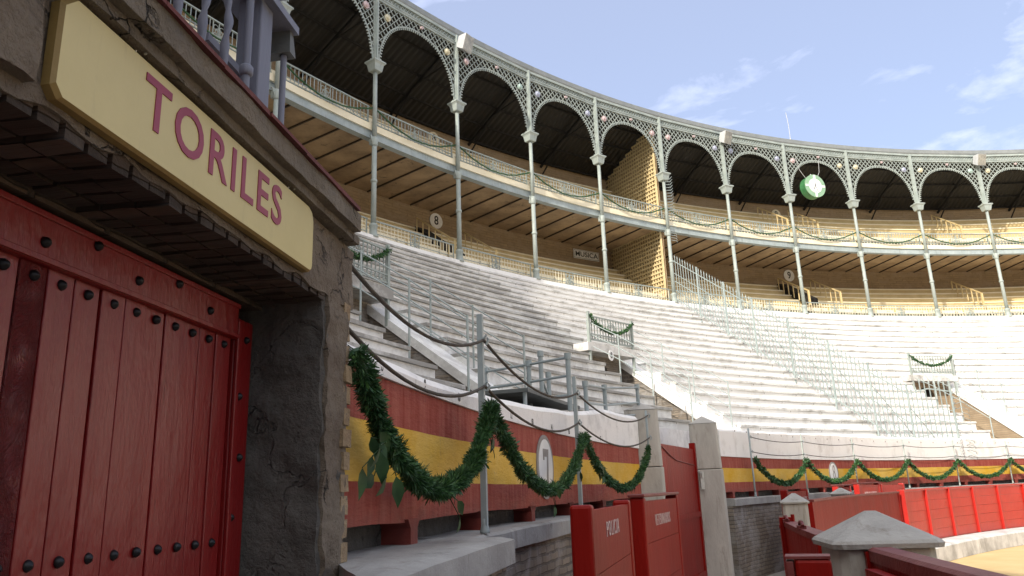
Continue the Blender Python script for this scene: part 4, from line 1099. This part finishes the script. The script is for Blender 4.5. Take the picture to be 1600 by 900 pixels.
burladero(ph(1.13,7.1), ph(1.81,8.95), 29.22, 1.58, 'red shelter board lettered VETERINARIOS with a capped top in front of the grey pillar', 'VETERINARIOS', 0, True, tsize=.15, tpos=.48, tz=-.22, sx=.66)
burladero(ph(4.94,14.74), ph(5.72,15.81), 29.2, 1.55, 'shaded red shelter board behind the small pyramid post', 'MEDICOS', 0, tsize=.15, tpos=.72, tz=-.2, sx=.7)
burladero(ph(6.87,17.22), ph(7.42,17.83), 29.2, 1.575, 'red shelter board lettered MULILLEROS half hidden by the farthest pyramid post', 'MULILLEROS', 0, True, 'red_shade', 'red_edge', tsize=.16, tpos=.52, tz=-.24, sx=.62)  # boards in the shaded red, side posts in the lit red
burladero(ph(7.74,18.17), ph(8.65,19.08), 29.2, 1.60, 'sunlit red shelter board lettered MULILLEROS in full view with bright edge post', 'MULILLEROS', 0, True, 'red_gloss', 'red_edge', tsize=.16, tpos=.52, tz=-.24, sx=.62)
burladero(ph(8.69,19.1), ph(9.69,20.04), 29.2, 1.58, 'blank bright red shelter board nearest the ribbed barrier', '', 0, False, 'red_gloss', 'red_edge')

# ------------------------------------------------------------------ bull-pen gate building (foreground left)
D0 = 1.0
def rough_grid(mb, fn, nu, nv, amp, seed, edge=1.0):
    """displaced sheet: fn(u,v)->(x,y,z) in wall frame, displaced along local y (or given)"""
    pass
from mathutils import noise as mno
def bumpy_box(mb, T, s0, s1, d0, d1, z0, z1, step, amp, f=6.0, seed=0.0, bot_ragged=0.0):
    """box with subdivided, noise-displaced faces (rough masonry)"""
    ns = max(1,int((s1-s0)/step)); nd = max(1,int((d1-d0)/step)); nz = max(1,int((z1-z0)/step))
    def disp(x,y,z):
        v = Vector((x,y,z)); n1 = mno.noise_vector(v*f + Vector((seed,0,0)))*amp + mno.noise_vector(v*f*3.1+Vector((0,seed,0)))*amp*.45
        zz = z
        if bot_ragged and z < z0+1e-5: zz += mno.noise(Vector((x*9,y*5,seed)))*bot_ragged
        return T(x+n1.x, y+n1.y, zz+n1.z)
    def grid(fn, nu, nv, flip):
        b = len(mb.v)
        for i in range(nu+1):
            for j in range(nv+1): mb.v.append(disp(*fn(i/nu, j/nv)))
        for i in range(nu):
            for j in range(nv):
                q = [b+i*(nv+1)+j, b+(i+1)*(nv+1)+j, b+(i+1)*(nv+1)+j+1, b+i*(nv+1)+j+1]
                mb.f.append(q[::-1] if flip else q); mb.m.append(mb.mi); mb.sm.append(True)
    L = lambda a, c, t: a+(c-a)*t
    grid(lambda u,v:(L(s0,s1,u),d0,L(z0,z1,v)), ns, nz, False); grid(lambda u,v:(L(s0,s1,u),d1,L(z0,z1,v)), ns, nz, True)
    grid(lambda u,v:(s0,L(d0,d1,u),L(z0,z1,v)), nd, nz, True); grid(lambda u,v:(s1,L(d0,d1,u),L(z0,z1,v)), nd, nz, False)
    grid(lambda u,v:(L(s0,s1,u),L(d0,d1,v),z0), ns, nd, True); grid(lambda u,v:(L(s0,s1,u),L(d0,d1,v),z1), ns, nd, False)
WF = wall_frame(0, 0)
tb = thing('gate_building', 'dark old brick and cement gate building filling the left foreground', 'building', WF(2.0,1.5,0))
# jamb pier
b = MB(); bumpy_box(b, WF, 2.52, 2.735, D0+.012, 2.2, 0, 2.36, .022, .016, 9, 1.3); b.build('jamb_pier', M['jamb'], tb)
# brick quoins on its outer corner
b = MB(WF); z = .02; k = 0
while z < 2.36:
    h = .062; w = .075 + (k%2)*.03 + random.uniform(-.012,.012); e = random.uniform(-.008,.010)
    bumpy_box(b, WF, 2.735-w*.35, 2.775+e, D0-.006+random.uniform(-.006,.008), D0+.3, z, z+h, .03, .005, 14, k*1.7); z += h + .017; k += 1
b.build('brick_quoin', M['quoin'], tb)
# pier front render patch between jamb corner and quoins
b = MB(); bumpy_box(b, WF, 2.545, 2.74, D0-.002, D0+.05, 0, 2.40, .02, .013, 11, 4.2); b.build('pier_render', M['lintel'], tb)
# lintel wall above the door
b = MB(); bumpy_box(b, WF, -1.2, 2.79, D0+.0, D0+.235, 2.355, 2.60, .03, .007, 8, 2.2, .02); b.build('lintel', M['lintel'], tb)
b = MB(); bumpy_box(b, WF, -1.2, 1.08, D0-.03, D0+.02, 2.37, 2.62, .03, .008, 10, 9.2, .02); b.build('rough_render', M['lintel'], tb)
# brick soffit: soldier bricks laid across
b = MB(WF); s = -.9; k = 0
while s < 2.52:
    w = .056; e = random.uniform(-.003,.003)
    for d0_, d1_ in ((D0+.004+random.uniform(-.001,.003), D0+.085), (D0+.092, D0+.172), (D0+.18, D0+.262)):
        bumpy_box(b, WF, s, s+w, d0_, d1_, 2.332+e+random.uniform(-.003,.003), 2.375, .028, .0035, 12, k*.9)
    s += w + .014; k += 1
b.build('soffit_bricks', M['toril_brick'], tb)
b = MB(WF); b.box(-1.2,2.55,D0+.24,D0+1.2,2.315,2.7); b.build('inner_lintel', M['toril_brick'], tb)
# body
b = MB(WF); b.box(-4.0,2.70,D0+.6,D0+1.6,0,2.6); b.box(-4,-.9,D0+.02,D0+.7,0,2.6); b.build('body', M['jamb'], tb)
# cornice: sloping slab with tile edge
b = MB(); bumpy_box(b, WF, -1.5, 2.66, .925, D0+.4, 2.632, 2.700, .03, .005, 7, 5.1); bumpy_box(b, WF, -1.5, 2.73, .955, D0+.3, 2.604, 2.634, .03, .005, 7, 6.1); b.build('cornice', M['cornice'], tb)
b = MB(WF); s = -1.5; k = 0
while s < 2.55:
    w = .258; e = random.uniform(-.003,.003); b.hexa([(s,.912+e,2.701),(s+w-.004,.912+e,2.701),(s+w-.004,D0+1.6,2.86),(s,D0+1.6,2.86),(s,.912+e,2.714+e),(s+w-.004,.912+e,2.714+e),(s+w-.004,D0+1.6,2.885),(s,D0+1.6,2.885)]); s += w
b.build('tile_edge', M['tile'], tb)

# sign
sg = thing('gate_sign', 'long cream yellow board reading TORILES in maroon letters above the red door', 'sign', WF(1.7,.97,2.37))
ca = .02; s0, s1, z0, z1 = 1.118, 2.320, 2.375, 2.598
poly = [(s0+ca,z0),(s1-.02,z0),(s1-.006,z0+.006),(s1,z0+.02),(s1,z1-.04),(s1-.012,z1-.012),(s1-.04,z1),(s0+.03,z1),(s0,z1-.03),(s0,z0+ca)]
b = MB(WF); inn = [(s0+(x-s0), z) for x, z in poly]
cxs, czs = (s0+s1)/2, (z0+z1)/2
bev = lambda p, e: (p[0] + (e if p[0] < cxs else -e), p[1] + (e if p[1] < czs else -e))
inn = [bev(p, .006) for p in poly]; k = len(poly)
b.add([(x,.970,z) for x,z in inn], [tuple(range(k))]); b.build('board_face', M['sign'], sg)
b = MB(WF); b.add([(x,.970,z) for x,z in inn]+[(x,.978,z) for x,z in poly]+[(x,.996,z) for x,z in poly], [(i,(i+1)%k,k+(i+1)%k,k+i) for i in range(k)]+[(k+i,k+(i+1)%k,2*k+(i+1)%k,2*k+i) for i in range(k)]+[tuple(range(2*k,3*k))[::-1]]); b.build('board_edge', M['sign_edge'], sg)
b = MB(); TT = lambda x,y,z: WF(1.722+x, .970+y, 2.501+z)
text_mb(b, 'TORILES', TT, .170, .965, .0025, .012, spacing=1.17); b.build('lettering', M['maroon'], sg)
for s in (1.345, 2.13):
    b = MB(WF); b.tube([(s,.985,2.59),(s,.975,2.615),(s+.012,.965,2.622),(s+.018,.965,2.61),(s+.012,.965,2.60)], .0028, 5); b.tube([(s+.012,.965,2.60),(s+.02,.97,2.64)], .0016, 4); b.build('hook', M['hook'], sg)

# red plank door
dd = thing('bull_gate_door', 'dark red studded plank door under the yellow sign', 'door', WF(1.5,1.26,0))
edges = [.86+.0955*k for k in range(0,17)]
edges = [1.06,1.158,1.252,1.348,1.440,1.524,1.613,1.712,1.808,1.902,1.995,2.090,2.186,2.280,2.375]
edges = [1.06 - .095*k for k in range(12,0,-1)] + edges
for k, (x0, x1) in enumerate(zip(edges, edges[1:])):
    b = MB(WF); e = random.uniform(-.003,.003); g = .0015 if k != 18 else .005
    b.box(x0+g, x1-g, D0+.272+e, D0+.31, .06, 2.215)
    rough = abs(x0-1.44) < .01
    b.build('plank', M['doorrough'] if rough else M['door'], dd, bevel=.003)
b = MB(WF); b.box(0, 2.385, D0+.30, D0+.33, .06, 2.3); b.build('backing', M['red_cap'], dd)
b = MB(WF); b.box(0,2.385,D0+.252,D0+.30,2.185,2.305); b.build('top_rail', M['door'], dd, bevel=.005)
b = MB(WF); b.box(0,2.385,D0+.246,D0+.253,2.187,2.202); b.box(0,2.385,D0+.246,D0+.253,2.288,2.303); b.build('rail_moulding', M['door'], dd, bevel=.002)
b = MB(WF); b.box(2.385,2.508,D0+.262,D0+.32,.05,2.262); b.build('stile', M['door'], dd, bevel=.005)
b = MB(WF); b.box(2.385,2.408,D0+.25,D0+.263,.05,2.25); b.build('stile_moulding', M['door'], dd, bevel=.003)
def stud(s, z, d):
    b = MB(); c = WF(s,d,z); n = Vector((cos(TH),-sin(TH),0)); b.tube([c, c+n*.004, c+n*.011, c+n*.015], .0135, 10, raw=True, taper=[.0135,.0135,.009,.002]); b.build('stud', M['bolt'], dd)
for k in range(len(edges)-1):
    m = (edges[k]+edges[k+1])/2
    if m > .7: stud(m, 2.158, D0+.272); stud(m, 1.538, D0+.272); stud(m, .8, D0+.272)
for s, z in ((1.135,2.235),(1.31,2.278),(1.48,2.233),(1.653,2.28),(1.826,2.237),(2.014,2.278),(2.195,2.239)): stud(s, z, D0+.252)
for s, z in ((2.461,2.195),(2.43,1.998),(2.455,1.799),(2.42,1.609),(2.45,1.2),(2.42,.8)): stud(s, z, D0+.262)

# lavender post cluster above the roof
lv = thing('roof_balcony', 'lavender grey timber frame with twisted balusters on the gate building roof', 'balcony', WF(2.5,1.3,2.75))
b = MB(WF); b.box(2.515,2.615,1.30,1.40,2.76,3.85); b.build('corner_post', M['lav'], lv, bevel=.006)
b = MB(WF); b.box(2.616,2.665,1.33,1.39,2.76,3.60); b.build('side_plank', M['lav'], lv, bevel=.004)
b = MB(WF); b.box(2.668,2.682,1.34,1.37,2.76,3.58); b.build('white_batten', M['iron_lt'], lv)
b = MB(WF); b.tube([(2.77,1.32,2.76),(2.77,1.32,3.52)], .014, 8); b.tube([(2.77,1.32,3.50),(2.77,1.32,3.53)], .02, 8); b.build('rod', M['lav'], lv)
b = MB(WF); b.hexa([(2.74,1.28,3.50),(2.80,1.28,3.50),(2.80,1.45,3.50),(2.74,1.45,3.50),(2.735,1.28,3.66),(2.745,1.28,3.66),(2.745,1.45,3.66),(2.735,1.45,3.66)]); b.build('shield_plate', M['deck'], lv)
b = MB(WF); b.tube([(2.42,1.30,2.76),(2.42,1.30,3.75)], .0155, 8); b.lathe([(.019,3.20),(.026,3.21),(.026,3.235),(.019,3.245)], 10, cx=2.42, cy=1.30); b.build('collared_rod', M['lav'], lv)
for s in (1.83, 1.97, 2.115, 2.265):
    b = MB(WF); vs = []; n = 8; ZN = 60; fs = []
    for i in range(ZN+1):
        z = 2.76 + 1.0*i/ZN
        for j in range(n):
            q = 2*pi*j/n; r_ = .013 + .0045*cos(2*(q - z*28)); vs.append((s + r_*cos(q)+.004*cos(z*28), 1.30 + r_*sin(q)+.004*sin(z*28), z))
    for i in range(ZN):
        for j in range(n): fs.append((i*n+j, i*n+(j+1)%n, (i+1)*n+(j+1)%n, (i+1)*n+j))
    b.add(vs, fs, True); b.build('twisted_baluster', M['lav'], lv)
b = MB(WF); b.box(2.25,2.50,1.36,1.50,3.255,3.285); b.build('shelf', M['lav'], lv)
b = MB(WF); b.box(2.42,2.78,1.26,1.46,3.60,3.635); b.box(1.6,2.5,1.27,1.33,3.76,3.80); b.box(1.6,2.8,1.25,1.6,3.80,3.84); b.build('top_board', M['lav'], lv)
b = MB(WF); b.box(1.6,2.6,1.36,1.42,2.76,2.80); b.build('bottom_rail', M['lav'], lv)

# small sign on lower ledge etc: loose debris? none in view
# ------------------------------------------------------------------ light, sky, camera
SUN_EL, SUN_AZ = radians(30.0), .65          # light travels toward azimuth .58 from +Y
w = bpy.data.worlds.new('World'); SC.world = w; w.use_nodes = True; nt = w.node_tree; bg = nt.nodes['Background']
sky = nt.nodes.new('ShaderNodeTexSky'); sky.sky_type = 'NISHITA'; sky.sun_disc = False; sky.sun_elevation = SUN_EL
sky.sun_rotation = SUN_AZ + pi; sky.air_density = 1.1; sky.dust_density = .5; sky.ozone_density = 2.5; sky.altitude = 700
tc = nt.nodes.new('ShaderNodeTexCoord'); mp = nt.nodes.new('ShaderNodeMapping'); mp.inputs['Scale'].default_value = (1.3, 2.2, 4.2); mp.inputs['Rotation'].default_value = (0, .35, .3)
nz = nt.nodes.new('ShaderNodeTexNoise'); nz.inputs['Scale'].default_value = 3.6; nz.inputs['Detail'].default_value = 9; nz.inputs['Roughness'].default_value = .58; nz.inputs['Distortion'].default_value = .35
mr = nt.nodes.new('ShaderNodeMapRange'); mr.inputs['From Min'].default_value = .56; mr.inputs['From Max'].default_value = .80; mr.inputs['To Max'].default_value = .8
mr0 = nt.nodes.new('ShaderNodeMath'); mr0.operation = 'ADD'; mr0.inputs[1].default_value = .42; mr0.use_clamp = True
mx = nt.nodes.new('ShaderNodeMix'); mx.data_type = 'RGBA'; mx.inputs[7].default_value = (6.0, 6.6, 8.9, 1)
L = nt.links.new
L(tc.outputs['Generated'], mp.inputs[0]); L(mp.outputs[0], nz.inputs['Vector']); L(nz.outputs['Fac'], mr.inputs['Value']); L(mr.outputs[0], mr0.inputs[0]); L(mr0.outputs[0], mx.inputs['Factor'])
L(sky.outputs[0], mx.inputs[6])
dp = nt.nodes.new('ShaderNodeVectorMath'); dp.operation = 'DOT_PRODUCT'; dp.inputs[1].default_value = (-sin(SUN_AZ)*.85, -cos(SUN_AZ)*.85, .5)
dr_ = nt.nodes.new('ShaderNodeMapRange'); dr_.inputs['From Min'].default_value = 0.0; dr_.inputs['From Max'].default_value = .85; dr_.inputs['To Max'].default_value = .85
m2 = nt.nodes.new('ShaderNodeMix'); m2.data_type = 'RGBA'; m2.inputs[7].default_value = (15.5, 14.8, 13.8, 1)     # unseen bright veil added round the sun, behind the camera, to lift the shade
L(tc.outputs['Generated'], dp.inputs[0]); L(dp.outputs['Value'], dr_.inputs['Value']); L(dr_.outputs[0], m2.inputs['Factor']); L(mx.outputs[2], m2.inputs[6]); L(m2.outputs[2], bg.inputs['Color']); bg.inputs['Strength'].default_value = .13
sl = bpy.data.lights.new('sun', 'SUN'); sl.energy = 4.7; sl.angle = radians(.53); sl.color = (1.0, .93, .81)
so = bpy.data.objects.new('sun', sl); COL.objects.link(so)
dirv = Vector((sin(SUN_AZ)*cos(SUN_EL), cos(SUN_AZ)*cos(SUN_EL), -sin(SUN_EL))); so.rotation_euler = dirv.to_track_quat('-Z', 'Y').to_euler(); so.location = (0, 0, 40)

cam = bpy.data.cameras.new('camera'); co = bpy.data.objects.new('camera', cam); COL.objects.link(co); SC.camera = co
cam.sensor_width = 36; cam.lens = 36*1200.0/1600; cam.clip_start = .05; cam.clip_end = 5000
pit, rol = .2621, -.0360
co.matrix_world = Matrix.Translation((0,0,EYE)) @ Matrix.Rotation(pi/2 + pit, 4, 'X') @ Matrix.Rotation(rol, 4, 'Z')
for ob in COL.objects:
    if '_o' in ob: del ob['_o']
SC.view_settings.view_transform = 'Standard'; SC.view_settings.look = 'None'; SC.view_settings.exposure = .30; SC.view_settings.gamma = 1; SC.view_settings.use_curve_mapping = False
SC.render.resolution_x = 1024; SC.render.resolution_y = 576
